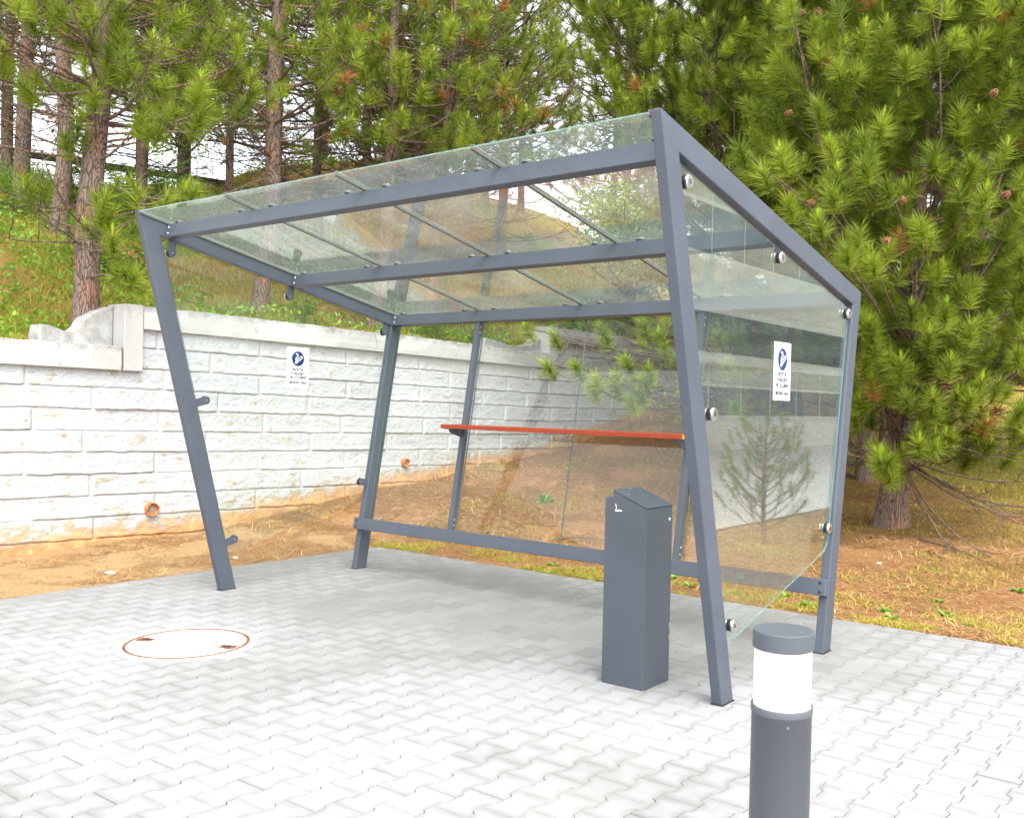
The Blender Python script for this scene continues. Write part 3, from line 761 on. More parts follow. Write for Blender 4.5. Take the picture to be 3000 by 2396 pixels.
# ------------------------------------------------------------------ smoking area signs
def text_obj(txt, size, mat, mw, parent, name, sx=.92):
    cu = bpy.data.curves.new(name, 'FONT'); cu.body = txt; cu.size = size; cu.align_x = 'CENTER'; cu.extrude = .0003; cu.offset = .0010
    tmp = bpy.data.objects.new(name + '_tmp', cu); col.objects.link(tmp)
    dg = bpy.context.evaluated_depsgraph_get(); me = bpy.data.meshes.new_from_object(tmp.evaluated_get(dg))
    bpy.data.objects.remove(tmp); me.transform(mw @ Matrix.Diagonal((sx, 1, 1, 1)))
    me.materials.clear(); me.materials.append(mat)
    o = bpy.data.objects.new(name, me); link(o, parent); return o
def build_sign(name, x, y0, z0, w_, h_, label, group):
    root = thing(name, label, 'sign', (x, y0 + w_ / 2, z0), group)
    # local frame: u right = +y, v up = +z, outwards +x ; origin at lower left corner
    mw = Matrix(((0, 0, 1, .0), (1, 0, 0, -w_ / 2), (0, 1, 0, 0), (0, 0, 0, 1)))
    def rrect(x0, y0_, x1, y1, r, n=5):
        p = []
        for cx, cy, a0 in ((x1 - r, y0_ + r, -90), (x1 - r, y1 - r, 0), (x0 + r, y1 - r, 90), (x0 + r, y0_ + r, 180)):
            for k in range(n + 1):
                a = math.radians(a0 + 90 * k / n); p.append((cx + r * math.cos(a), cy + r * math.sin(a)))
        return p
    def add(nm, mb, mat):
        me = bpy.data.meshes.new(nm); me.from_pydata([tuple(mw @ Vector(v)) for v in mb.v], [], mb.f); me.materials.append(mat); me.update()
        o = bpy.data.objects.new(nm, me); link(o, root); return o
    s = w_ / .213
    mb = MB(); mb.prism(rrect(0, 0, w_, h_, .004), 'z', 0, .0015); add('sign_plate', mb, MAT['white'])
    mb = MB(); a = rrect(.014 * s, .014 * s, w_ - .014 * s, h_ - .014 * s, .012); b = rrect(.0163 * s, .0163 * s, w_ - .0163 * s, h_ - .0163 * s, .010); n = len(a)
    mb.v = [(p[0], p[1], .0018) for p in a] + [(p[0], p[1], .0018) for p in b]
    for i in range(n): mb.face((i, (i + 1) % n, n + (i + 1) % n, n + i))
    add('border_line', mb, MAT['navy'])
    cx, cy, R_ = w_ / 2, h_ - .091 * s, .060 * s
    mb = MB(); mb.prism([(cx + R_ * math.cos(2 * math.pi * k / 40), cy + R_ * math.sin(2 * math.pi * k / 40)) for k in range(40)], 'z', .0010, .0020); add('blue_disc', mb, MAT['blue'])
    # pictogram, in units of the disc radius
    def P(u, v): return (cx + u * R_, cy + v * R_)
    def ribbon(mb, pts, wd):
        pts = [np.array(P(*p)) for p in pts]; o = len(mb.v); wd = wd * R_
        for i, p in enumerate(pts):
            d = pts[min(i + 1, len(pts) - 1)] - pts[max(0, i - 1)]; d /= np.linalg.norm(d); nn = np.array([-d[1], d[0]])
            mb.v.append((*(p + nn * wd), .0023)); mb.v.append((*(p - nn * wd), .0023))
        for i in range(len(pts) - 1): mb.face((o + 2 * i, o + 2 * i + 1, o + 2 * i + 3, o + 2 * i + 2))
    mb = MB()
    d = np.array([.62, .70]); d /= np.linalg.norm(d); e = np.array([-d[1], d[0]]); p0 = np.array([-.33, -.50]); p1 = np.array([.58, .22]); r = .13
    d = (p1 - p0) / np.linalg.norm(p1 - p0); e = np.array([-d[1], d[0]]); a0 = math.atan2(d[1], d[0])
    loop = []
    for k in range(9): a = a0 + math.pi / 2 + math.pi * k / 8; loop.append(tuple(p0 + r * np.array([math.cos(a), math.sin(a)])))
    for k in range(9): a = a0 - math.pi / 2 + math.pi * k / 8; loop.append(tuple(p1 + r * np.array([math.cos(a), math.sin(a)])))
    ribbon(mb, loop + [loop[0], loop[1]], .042)
    # solid ember end
    q = p0 + d * .30; em = loop[:9] + [tuple(q - e * r), tuple(q + e * r)]
    o = len(mb.v)
    for u, v in em: mb.v.append((*P(u, v), .0021))
    mb.face(range(o, o + len(em)))
    ribbon(mb, [(-.42, .60), (-.28, .68), (-.10, .66), (.03, .52), (.06, .34), (.02, .22)], .042)
    ribbon(mb, [(-.42, .60), (-.22, .56), (-.12, .44), (-.14, .30), (-.26, .18), (-.38, .06), (-.40, -.08), (-.32, -.24)], .042)
    ribbon(mb, [(-.20, -.14), (-.24, -.04), (-.16, .04), (-.02, .08)], .042)
    add('cigarette_pictogram', mb, MAT['white'])
    for txt, hh, sz in (('PROSTOR', .129, .0300), ('VYHRAZEN\u00dd', .099, .0300), ('PRO KOU\u0158EN\u00cd', .069, .0300), ('SMOKING AREA', .028, .0290)):
        t = text_obj(txt, sz * s, MAT['black'], mw @ Matrix.Translation((cx, hh * s, .0022)), root, 'lettering', .80)
    return root
G = 'matching smoking area signs on the shelter glass'
build_sign('smoking_area_sign', T / 2 - .004 + .0045, .560, 1.526, .213, .318, 'white smoking area sign with blue disc on the left side pane, before the white wall', G)
build_sign('smoking_area_sign', L - T / 2 + .004 + .0045, .537, 1.487, .213, .310, 'white smoking area sign with blue disc on the right side pane, nearest the pine', G)

# ------------------------------------------------------------------ ashtray bin
bx0, bx1, by0, by1 = 3.504, 3.758, -.052, .205
ab = thing('ashtray_bin', 'tall dark grey metal ashtray bin with slanted top standing inside the shelter', 'ashtray bin', (3.63, .08, 0))
mb = MB(); mb.prism([(bx0, 0), (bx1, 0), (bx1, .917), (bx1 - .009, .921), (bx0 + .048, .997), (bx0 + .048, .966), (bx0, .963)], 'y', by0, by1)
mb.build('bin_body', MAT['bin'], ab, bevel=.003)
mb = MB(); mb.prism([(bx1 + .001, .921), (bx1 + .001, .9275), (bx0 + .047, 1.007), (bx0 + .047, 1.0)], 'y', by0 - .001, by1 + .001); mb.build('slanted_lid', MAT['bin'], ab, bevel=.001)
mb = MB(); mb.lathe((bx1, .173, .852), (1, 0, 0), [(.0105, 0), (.0105, .003), (.008, .006), (.0045, .007), (.004, .004), (0, .004)], 18); mb.build('lock', MAT['steel'], ab)
for zz in (.215, .275):
    mb = MB(); mb.box(bx1 - .002, bx1 + .0012, by1 - .010, by1 + .002, zz, zz + .035); mb.build('hinge', MAT['steel'], ab)
mb = MB(); zc = .902; xs_ = bx0 + .062
mb.prism([(xs_ + .004, zc - .006), (xs_ + .038, zc - .006), (xs_ + .041, zc - .003), (xs_ + .041, zc), (xs_ + .038, zc + .002), (xs_ + .002, zc + .002), (xs_, zc), (xs_, zc - .004)], 'y', by0 - .0010, by0 + .001)
pts = [(xs_ + .006 + .0025 * math.sin(t * 5.5), by0 - .0006, zc + .006 + .026 * t) for t in np.linspace(0, 1, 12)]
mb.tube(pts, .0016, 6); mb.build('cigarette_symbol', MAT['white_mark'], ab)
# dried splashes on the lid
rg = random.Random(8); mb = MB(); ang = math.atan2(-.0795, .207)
for k in range(9):
    s_ = rg.random() ** 1.3; yy = by0 + .02 + rg.random() * .2; xx = bx0 + .05 + s_ * .2; z = 1.0075 + (xx - bx0 - .047) * (-.0795 / .208)
    a = rg.uniform(.0015, .008); b_ = rg.uniform(.0008, .002); th = rg.uniform(-.4, .4); o = len(mb.v)
    for k2 in range(7):
        t = 2 * math.pi * k2 / 7; u = a * math.cos(t) * rg.uniform(.6, 1.1); v = b_ * math.sin(t)
        dx = u * math.cos(th) - v * math.sin(th); dy = u * math.sin(th) + v * math.cos(th)
        mb.v.append((xx + dx, yy + dy, z + dx * (-.0795 / .208) + .0003))
    mb.face(range(o, o + 7))
mb.build('dried_splashes', MAT['white_mark'], ab)

# ------------------------------------------------------------------ bollard lamp
BX, BY = 5.378, -2.071
bl = thing('bollard_lamp', 'grey bollard lamp with white diffuser and dark round cap in the foreground', 'bollard light', (BX, BY, 0))
mb = MB(); mb.lathe((BX, BY, 0), (0, 0, 1), [(.0685, 0), (.0685, .738), (.0700, .739), (.0706, .743), (.0706, .755), (.0700, .757), (.066, .757), (.066, .745)], 72); mb.build('post', MAT['bollard'], bl, smooth=False)
bl.children[0].data.polygons.foreach_set('use_smooth', [True] * len(bl.children[0].data.polygons))
mb = MB(); mb.lathe((BX, BY, 0), (0, 0, 1), [(.0655, .750), (.0655, .892)], 72); mb.build('diffuser', MAT['diffuser'], bl, smooth=True)
mb = MB(); mb.lathe((BX, BY, 0), (0, 0, 1), [(.064, .8885), (.0690, .8885), (.0700, .890), (.0700, .9265), (.0693, .9285), (.0680, .9293), (.0672, .9295), (0, .9300)], 72)
o = mb.build('cap', MAT['cap'], bl)
mb = MB(); mb.lathe((BX + .040, BY - .002, .930), (0, 0, 1), [(.0035, 0), (.0035, .002), (0, .0022)], 10); mb.build('screw', MAT['steel'], bl)
sa = math.atan2(-4.1435 - BY, 6.2751 - BX) + .22
mb = MB(); mb.lathe((BX + .0685 * math.cos(sa), BY + .0685 * math.sin(sa), .722), (math.cos(sa), math.sin(sa), 0), [(.0045, 0), (.004, .0015), (.0015, .002), (0, .001)], 12); mb.build('screw', MAT['bollard'], bl)

# ------------------------------------------------------------------ manhole
MX, MY = 1.254, -1.018
mh = thing('manhole_cover', 'round pale manhole cover with rusty rim and two rusty lifting slots in the paving', 'manhole cover', (MX, MY, 0))
mb = MB(); mb.lathe((MX, MY, 0), (0, 0, 1), [(.392, -.02), (.392, .0035), (.388, .0055), (.342, .0055), (.339, .003), (.339, -.01)], 96); mb.build('ring_frame', MAT['lid'], mh)
mb = MB(); mb.lathe((MX, MY, 0), (0, 0, 1), [(.346, .0050), (.345, .0078), (.336, .0084), (.328, .0062)], 96); mb.build('rusty_rim', MAT['rust'], mh)
mb = MB(); mb.lathe((MX, MY, 0), (0, 0, 1), [(.3315, -.005), (.3315, .0050), (.329, .0058), (0, .0062)], 96); mb.build('lid', MAT['lid'], mh)
def lug(cx, cy):
    d = np.array([cx - MX, cy - MY]); d /= np.linalg.norm(d); e = np.array([-d[1], d[0]]); mb = MB(); c = np.array([MX, MY]) + d * .268
    pl = [tuple(c - d * .045 + e * .024), tuple(c + d * .040 + e * .040), tuple(c + d * .052), tuple(c + d * .040 - e * .040), tuple(c - d * .045 - e * .024)]
    mb.prism(pl, 'z', .004, .0085); o = mb.build('lifting_slot', MAT['rust'], mh)
    q = MB(); q.prism([tuple(c - d * .03 + e * .012), tuple(c + d * .02 + e * .018), tuple(c + d * .02 - e * .018), tuple(c - d * .03 - e * .012)], 'z', .005, .0092); q.build('slot_hole', MAT['rubber'], o)
LUGS = [(.989, -1.148), (1.558, -.898)]
for q_ in LUGS: lug(*q_)

# ------------------------------------------------------------------ vegetation generators
def nrm(a): return a / (np.linalg.norm(a, axis=-1, keepdims=True) + 1e-9)

class Wood:
    """tubes gathered by (points, sides) and written out as one vectorised mesh"""
    def __init__(s): s.g = {}
    def add(s, pts, rad, sides): s.g.setdefault((len(pts), sides), []).append((pts, rad))
    def arrays(s):
        VV, FF, base = [], [], 0
        for (k, n), lst in s.g.items():
            P = np.array([a for a, _ in lst], float); R = np.array([b for _, b in lst], float); m = len(lst)
            D = np.empty_like(P); D[:, 1:-1] = P[:, 2:] - P[:, :-2]; D[:, 0] = P[:, 1] - P[:, 0]; D[:, -1] = P[:, -1] - P[:, -2]; D = nrm(D)
            t = np.where(np.abs(D[..., 2:3]) < .9, np.array([.1, .05, 1.]), np.array([1., .1, 0]))
            e1 = nrm(np.cross(t, D)); e2 = np.cross(D, e1)
            a = 2 * np.pi * np.arange(n) / n
            V = P[:, :, None] + R[:, :, None, None] * (np.cos(a)[None, None, :, None] * e1[:, :, None] + np.sin(a)[None, None, :, None] * e2[:, :, None])
            i = np.arange(m * k * n).reshape(m, k, n) + base; j = np.roll(i, -1, 2)
            F = np.stack([i[:, :-1], j[:, :-1], j[:, 1:], i[:, 1:]], -1).reshape(-1, 4)
            VV.append(V.reshape(-1, 3)); FF.append(F); base += m * k * n
        return np.concatenate(VV), np.concatenate(FF)

def needles(P, D, S, n, rng, width=.0042, spread=(25, 75), shoot=.12, length=.125):
    """needle tufts: P tips (N,3), D shoot directions, S sizes -> V, F(tri), tint"""
    N = len(P)
    P = np.repeat(P, n, 0); D = np.repeat(nrm(D), n, 0); S = np.repeat(S, n)[:, None]
    tt = np.repeat(rng.random(N), n)
    rv = rng.normal(size=P.shape); perp = nrm(rv - (rv * D).sum(1, keepdims=True) * D)
    f = rng.random(N * n)[:, None]                                  # 0 at the tip, 1 at the back of the shoot
    th = np.radians(spread[0] + (spread[1] - spread[0]) * (f + .25 * rng.normal(size=f.shape)).clip(0, 1.1))
    base = P - D * shoot * S * f
    d = D * np.cos(th) + perp * np.sin(th)
    ln = length * S * rng.uniform(.75, 1.12, f.shape)
    wv = nrm(np.cross(d, rng.normal(size=d.shape))) * width * .5 * S
    droop = np.array([0, 0, -.10]) * ln
    tip = base + d * ln + droop
    V = np.stack([base - wv, base + wv, tip], 1).reshape(-1, 3)
    F = np.arange(len(V)).reshape(-1, 3)
    ti = (.65 * tt + .45 * rng.random(N * n) - .05).clip(0, 1)
    return V, F, np.repeat(ti, 3)

class Pine:
    def __init__(s, seed): s.r = np.random.default_rng(seed); s.w = Wood(); s.tw = Wood(); s.T = []; s.N = []
    def tuft(s, p, d, size=1., new=None):
        s.T.append((*p, *d, size))
    def shoot(s, p, d, ln, r0, size, sides=4, gap=.11):
        """leafy shoot that bends upwards, tufts along its outer part"""
        k = 5; pts = [np.array(p)]; d = np.array(d) / np.linalg.norm(d); up = np.array([0, 0, 1.])
        for i in range(k - 1):
            d = d + up * .16 + s.r.normal(0, .10, 3); d /= np.linalg.norm(d); pts.append(pts[-1] + d * ln / (k - 1))
        s.tw.add(pts, np.linspace(r0, r0 * .5, k), sides)
        m = max(1, int(ln * .62 / gap))
        for j in range(m):
            f = 1 - j * gap / ln; x = f * (k - 1); i = min(int(x), k - 2); q = pts[i] + (pts[i + 1] - pts[i]) * (x - i)
            dd = (pts[i + 1] - pts[i]) / np.linalg.norm(pts[i + 1] - pts[i])
            s.tuft(q, dd, size * (1 if j == 0 else .9))
        return pts
    def branch(s, p, d, ln, r0, size=1., bare=.35, lv=2, dead=False, gap=.12, curve=.05, dens=1.):
        k = 8; pts = [np.array(p, float)]; d = np.array(d, float) / np.linalg.norm(d)
        for i in range(k - 1):
            d = d + np.array([0, 0, curve + .03 * i]) + s.r.normal(0, .07, 3); d /= np.linalg.norm(d); pts.append(pts[-1] + d * ln / (k - 1))
        s.w.add(pts, np.linspace(r0, r0 * .22, k), 6)
        ns = int((ln * (1 - bare)) / .17 * dens) if not dead else int(ln / .16)
        for j in range(ns):
            f = (bare if not dead else .12) + (1 - (bare if not dead else .12)) * (j + s.r.random()) / max(ns, 1)
            x = min(f, .999) * (k - 1); i = int(x); q = pts[i] + (pts[i + 1] - pts[i]) * (x - i)
            dd = (pts[i + 1] - pts[i]); dd /= np.linalg.norm(dd)
            side = np.cross(dd, [0, 0, 1.]); side /= np.linalg.norm(side); sg = 1 if j % 2 else -1
            nd = dd * .75 + side * sg * s.r.uniform(.5, 1.) + np.array([0, 0, s.r.uniform(-.25, .45)])
            l2 = (ln * (1 - f) * .55 + .22) * s.r.uniform(.7, 1.15)
            if dead:
                l2 = s.r.uniform(.15, .7); q2 = [q]
                nd /= np.linalg.norm(nd)
                for _ in range(5): nd = nd + s.r.normal(0, .22, 3) + np.array([0, 0, .07]); nd /= np.linalg.norm(nd); q2.append(q2[-1] + nd * l2 / 5)
                s.tw.add(q2, np.linspace(.0055, .002, 6), 3)
                if s.r.random() < .6:
                    q3 = [q2[2]]; nd = nd + s.r.normal(0, .6, 3); nd /= np.linalg.norm(nd)
                    for _ in range(3): nd = nd + s.r.normal(0, .25, 3); nd /= np.linalg.norm(nd); q3.append(q3[-1] + nd * l2 / 6)
                    s.tw.add(q3, np.linspace(.004, .0018, 4), 3)
                continue
            if lv >= 2 and l2 > .55:
                p2 = s.shoot(q, nd, l2, .007, size, gap=gap)
                for _ in range(int(l2 / .22)):
                    i2 = s.r.integers(1, 4); nd2 = (p2[i2 + 1] - p2[i2]); nd2 /= np.linalg.norm(nd2); nd2 = nd2 + s.r.normal(0, .55, 3)
                    s.shoot(p2[i2], nd2, s.r.uniform(.18, .36), .005, size, sides=3, gap=gap)
            else: s.shoot(q, nd, l2, .006, size, sides=3, gap=gap)
        if not dead: s.shoot(pts[-1], pts[-1] - pts[-2], .25, r0 * .22, size, gap=gap)
        return pts
    def reach(s, a, b, r0, sag=.0, size=1., tuft=True, k=8, side=2):
        """a limb from a to the foliage point b"""
        a, b = np.array(a, float), np.array(b, float); pts = []
        wob = s.r.normal(0, .05, 3) * np.linalg.norm(b - a) * .5
        for i in range(k):
            f = i / (k - 1); p = a + (b - a) * f + np.array([0, 0, -sag * math.sin(f * math.pi)]) + wob * math.sin(f * math.pi) + s.r.normal(0, .012, 3) * (0 < i < k - 1)
            pts.append(p)
        s.w.add(pts, np.linspace(r0, max(.006, r0 * .25), k), 5)
        if tuft:
            d = pts[-1] - pts[-2]; d /= np.linalg.norm(d); d = d * .6 + np.array([0, 0, .55])
            s.tuft(pts[-1], d, size * 1.05); s.tuft(pts[-1] - d * .09, d, size)
            for _ in range(side):
                i = s.r.integers(k // 2, k - 1); nd = (pts[i + 1] - pts[i]); nd /= np.linalg.norm(nd); nd = nd + s.r.normal(0, .6, 3) + np.array([0, 0, .25]); s.shoot(pts[i], nd, s.r.uniform(.2, .4), .006, size, sides=3)
        return pts
    def trunk(s, pts, rads, sides=18):
        s.tk = (pts, rads, sides)
    def make(s, root, n_needles=60, dark=False, width=.0042, far=False, new_frac=.6, dry=.01, length=.125, twig_mat=None):
        pts, rads, sides = s.tk
        # trunk with a flared, slightly lumpy foot
        P = np.array(pts, float); m = 26; f = np.linspace(0, 1, m) ** 1.15 * (len(P) - 1); i = np.minimum(f.astype(int), len(P) - 2); u = (f - i)[:, None]
        C_ = P[i] * (1 - u) + P[i + 1] * u; R_ = np.interp(f, range(len(P)), rads)
        hgt = C_[:, 2] - C_[0, 2]; R_ = R_ * (1 + .35 * np.exp(-hgt / .18))
        a = 2 * np.pi * np.arange(sides) / sides; A, Hh = np.meshgrid(a, hgt); lum = noise2(np.cos(A) * 1.2 + 3, Hh * 2.5 + np.sin(A) * 1.2, int(s.r.integers(99)), 4)
        R2 = R_[:, None] * (1 + .07 * lum); V = np.stack([C_[:, 0:1] + R2 * np.cos(A), C_[:, 1:2] + R2 * np.sin(A), np.repeat(C_[:, 2:3], sides, 1)], -1)
        ii = np.arange(m * sides).reshape(m, sides); jj = np.roll(ii, -1, 1); F = np.stack([ii[:-1], jj[:-1], jj[1:], ii[1:]], -1).reshape(-1, 4)
        np_mesh('trunk', V.reshape(-1, 3), F, MAT['bark'], smooth=True, parent=root)
        if s.w.g:
            V, F = s.w.arrays(); V2, F2 = s.tw.arrays(); mi = np.r_[np.zeros(len(F), int), np.ones(len(F2), int)]
            np_mesh('limbs', np.concatenate([V, V2]), np.concatenate([F, F2 + len(V)]), [MAT['bark'] if not (far or dark) else MAT['twig'], MAT['twig']], midx=mi, smooth=True, parent=root)
        if not s.T: return
        Tt = np.array(s.T); P, D, S = Tt[:, :3], nrm(Tt[:, 3:6]), Tt[:, 6]
        D = nrm(D + np.array([0, 0, .25]))
        V1, F1, t1 = needles(P, D, S, n_needles, s.r, width, length=length); m1 = np.zeros(len(F1), int)
        isdry = s.r.random(len(P)) < dry; m1[np.repeat(isdry, n_needles)] = 2
        sel = s.r.random(len(P)) < new_frac
        nn = max(10, n_needles // 4); Dn = nrm(D[sel] * .5 + np.array([0, 0, 1.]))
        V2, F2, t2 = needles(P[sel] + Dn * .05 * S[sel][:, None], Dn, S[sel] * .75, nn, s.r, width * 1.15, spread=(5, 32), shoot=.08, length=.10)
        m2 = np.ones(len(F2), int)
        V = np.concatenate([V1, V2]); F = np.concatenate([F1, F2 + len(V1)]); t = np.concatenate([t1, t2]); mm = np.concatenate([m1, m2])
        if not far:       # brown buds in the middle of the new growth
            b = P[sel]; dn = Dn; r = .010; e1 = nrm(np.cross(dn, [1., .3, 0])); e2 = np.cross(dn, e1)
            ring = np.stack([b + e1 * r, b + e2 * r, b - e1 * r, b - e2 * r, b + dn * .07, b - dn * .02], 1).reshape(-1, 3); k0 = np.arange(len(b))[:, None] * 6
            tri = np.array([[0, 1, 4], [1, 2, 4], [2, 3, 4], [3, 0, 4], [1, 0, 5], [2, 1, 5], [3, 2, 5], [0, 3, 5]]); Fb = (k0[:, None] + tri[None]).reshape(-1, 3) + len(V)
            V = np.concatenate([V, ring]); F = np.concatenate([F, Fb]); t = np.concatenate([t, np.full(len(ring), .5)]); mm = np.concatenate([mm, np.full(len(Fb), 3)])
        np_mesh('crown', V, F, [MAT['needle_far'] if far else MAT['needle'], MAT['needle_new'], MAT['needle_dry'], MAT['bud']], midx=mm, tint=t, smooth=False, parent=root)

def cone_mesh():
    mb = MB(); rows = 9
    mb.lathe((0, 0, 0), (0, 0, 1), [(0, -.034), (.012, -.026), (.017, -.008), (.014, .014), (.007, .030), (0, .036)], 10, m=1)
    for r in range(rows):
        f = r / (rows - 1); z = -.028 + .058 * f; R_ = .023 * math.sin(math.pi * (.18 + .70 * (1 - f) ** .8 * .9 + .05)) + .003; n = 9 if f < .8 else 6
        for k in range(n):
            a = 2 * math.pi * (k / n + r * .31); c, s_ = math.cos(a), math.sin(a); t = (-s_, c); wd = .0075 * (1 - .4 * f); o = len(mb.v)
            mb.v += [(c * .008, s_ * .008, z), (c * R_ + t[0] * wd, s_ * R_ + t[1] * wd, z + .004), (c * (R_ + .004), s_ * (R_ + .004), z + .001), (c * R_ - t[0] * wd, s_ * R_ - t[1] * wd, z + .004), (c * R_, s_ * R_, z + .010)]
            mb.face((o, o + 1, o + 2, o + 3), 0); mb.face((o + 1, o + 2, o + 4), 0); mb.face((o + 2, o + 3, o + 4), 0); mb.face((o, o + 4, o + 1), 1); mb.face((o, o + 3, o + 4), 1)
    me = bpy.data.meshes.new('pine_cone'); me.from_pydata(mb.v, [], mb.f); me.materials.append(MAT['cone']); me.materials.append(MAT['cone_in']); me.polygons.foreach_set('material_index', mb.m); me.update()
    return me
CONE = cone_mesh()
def cones(root, pts, seed, size=1.2):
    r = random.Random(seed)
    for p in pts:
        o = bpy.data.objects.new('pine_cone', CONE); o.location = Vector(p) - root.location; o.rotation_euler = (r.uniform(.3, 2.3), r.uniform(-.6, .6), r.uniform(0, 6)); o.scale = [size * r.uniform(.9, 1.15)] * 3
        link(o, root)

def local(root, pts): return [tuple(np.array(p) - np.array(root.location)) for p in pts]

# ------------------------------------------------------------------ near pine on the right, its lower branches bare inside
def near_pine():
    base = np.array([2.76, 6.92, float(ground_z(2.76, 6.92)) - .05])
    root = thing('pine_tree', 'large dense green pine with many cones just right of the shelter', 'pine tree', tuple(base), 'pines around the shelter')
    s = Pine(11)
    tp = [(0, 0, 0), (.06, -.05, .5), (.14, -.10, 1.2), (.20, -.12, 2.2), (.22, -.1, 3.6), (.25, -.1, 5.2), (.25, -.05, 7.5), (.25, 0, 10)]
    s.trunk(tp, [.175, .165, .155, .14, .115, .09, .055, .02])
    def at(z): 
        Z = [p[2] for p in tp]; return np.array([np.interp(z, Z, [p[0] for p in tp]), np.interp(z, Z, [p[1] for p in tp]), z])
    # whorls of leafy branches
    z = 1.30; k = 0
    while z < 9.3:
        n = 7 if z < 7 else 5
        L_ = (3.3 if z < 5.5 else 3.3 * (1 - (z - 5.5) / 4.6) + .6)
        for i in range(n):
            a = 2 * math.pi * (i / n) + k * .9 + s.r.normal(0, .15)
            # sector facing the shelter front is shorter at low heights
            ln = L_ * s.r.uniform(.75, 1.08)
            dx, dy = math.cos(a), math.sin(a)
            toward = dx * .35 - dy * .94                     # towards the camera side
            if z < 2.6: ln *= .70 if toward > .2 else .85
            if z < 2.3 and dx < -.3: ln *= .6
            s.branch(at(z), (dx, dy, .12 + .05 * z), ln, .030 if z < 6 else .02, 1.0, bare=.34 if z < 5 else .2, gap=.105, dens=1.35 if toward > -.4 else .7)
        z += .36 if z < 6.5 else .5; k += 1
    # dead lower branches
    for i in range(34):
        a = s.r.uniform(0, 2 * math.pi); zz = s.r.uniform(.7, 2.3)
        s.branch(at(zz), (math.cos(a), math.sin(a), s.r.uniform(-.25, .15)), s.r.uniform(1., 2.6), .014, dead=True, curve=-.01)
    # particular low sprays
    for p in ((3.2, 5.16, 1.03), (3.30, 5.14, .86), (3.24, 5.05, .97), (3.71, 5.79, 1.2), (2.73, 5.69, 1.38), (3.37, 5.18, 1.93), (3.12, 5.12, 2.12), (3.16, 4.6, 2.34), (3.23, 4.7, 2.25), (3.82, 5.02, 2.42), (3.46, 6.0, 2.01),
              (3.99, 6.12, 1.14), (4.17, 6.3, 1.04), (3.75, 6.3, 1.0), (4.3, 6.2, 1.2), (4.0, 5.9, 1.35), (3.5, 5.4, 1.15), (3.6, 5.5, 1.5), (3.9, 5.7, 1.6), (4.1, 5.9, 1.75), (3.75, 5.5, 1.95), (3.4, 5.3, 1.6), (3.05, 5.3, 1.75), (2.9, 5.4, 1.55), (3.0, 5.2, 1.95), (4.3, 6.0, 1.5), (4.5, 6.4, 1.3), (4.4, 6.1, 2.0), (3.6, 5.3, 2.2), (3.45, 5.2, 2.45), (2.85, 5.0, 2.3), (3.9, 5.6, 2.3), (2.34, 3.69, 3.8), (2.68, 3.81, 3.72), (2.56, 3.72, 3.57), (2.99, 4.18, 3.85), (3.24, 4.36, 3.92), (3.28, 4.26, 3.65), (3.1, 4.0, 3.38),
              (2.79, 3.77, 3.28), (3.42, 4.49, 3.49), (3.7, 4.95, 3.87), (3.96, 5.14, 3.75), (4.17, 4.92, 3.43), (3.71, 4.57, 3.14), (3.21, 4.08, 2.87), (3.34, 4.42, 2.81), (3.05, 3.83, 3.11), (3.55, 4.48, 4.6), (3.74, 4.74, 4.74), (2.9, 4.1, 4.2), (3.0, 4.3, 4.6), (3.9, 5.0, 4.2)):
        b = np.array(p) - base; z0 = max(.9, b[2] - .9 if b[2] > 1.6 else b[2] * .9)
        s.reach(at(z0), b, .020 if b[2] > 1.6 else .014, sag=.05, size=1.15, side=3)
    # bare sticks lying out from the foot towards the right
    for e in ((4.6, 6.1, .25), (5.0, 6.3, .62), (4.35, 5.9, .45), (4.2, 5.3, .12), (3.9, 5.4, .12)):
        b = np.array(e) - base; pts = s.reach(at(.85), b, .014, sag=.15, tuft=False)
        for _ in range(5):
            i = s.r.integers(2, 7); q = [pts[i]]; d = pts[i] - pts[i - 1]; d /= np.linalg.norm(d); d = d + s.r.normal(0, .5, 3)
            for _ in range(4): d = d + s.r.normal(0, .2, 3); d /= np.linalg.norm(d); q.append(q[-1] + d * .10)
            s.tw.add(q, np.linspace(.005, .002, 5), 3)
    s.make(root, n_needles=130, width=.0062, new_frac=.42, dry=.012, length=.165)
    cones(root, [(2.6, 4.4, 5.18), (2.73, 4.5, 5.19), (2.79, 4.79, 5.33), (2.57, 4.62, 4.6), (2.53, 4.33, 4.24), (3.92, 5.5, 4.95), (4.19, 5.0, 4.32), (3.0, 3.75, 3.24), (3.56, 4.5, 3.34), (4.37, 4.75, 3.34), (3.49, 4.3, 2.95)], 4)
near_pine()

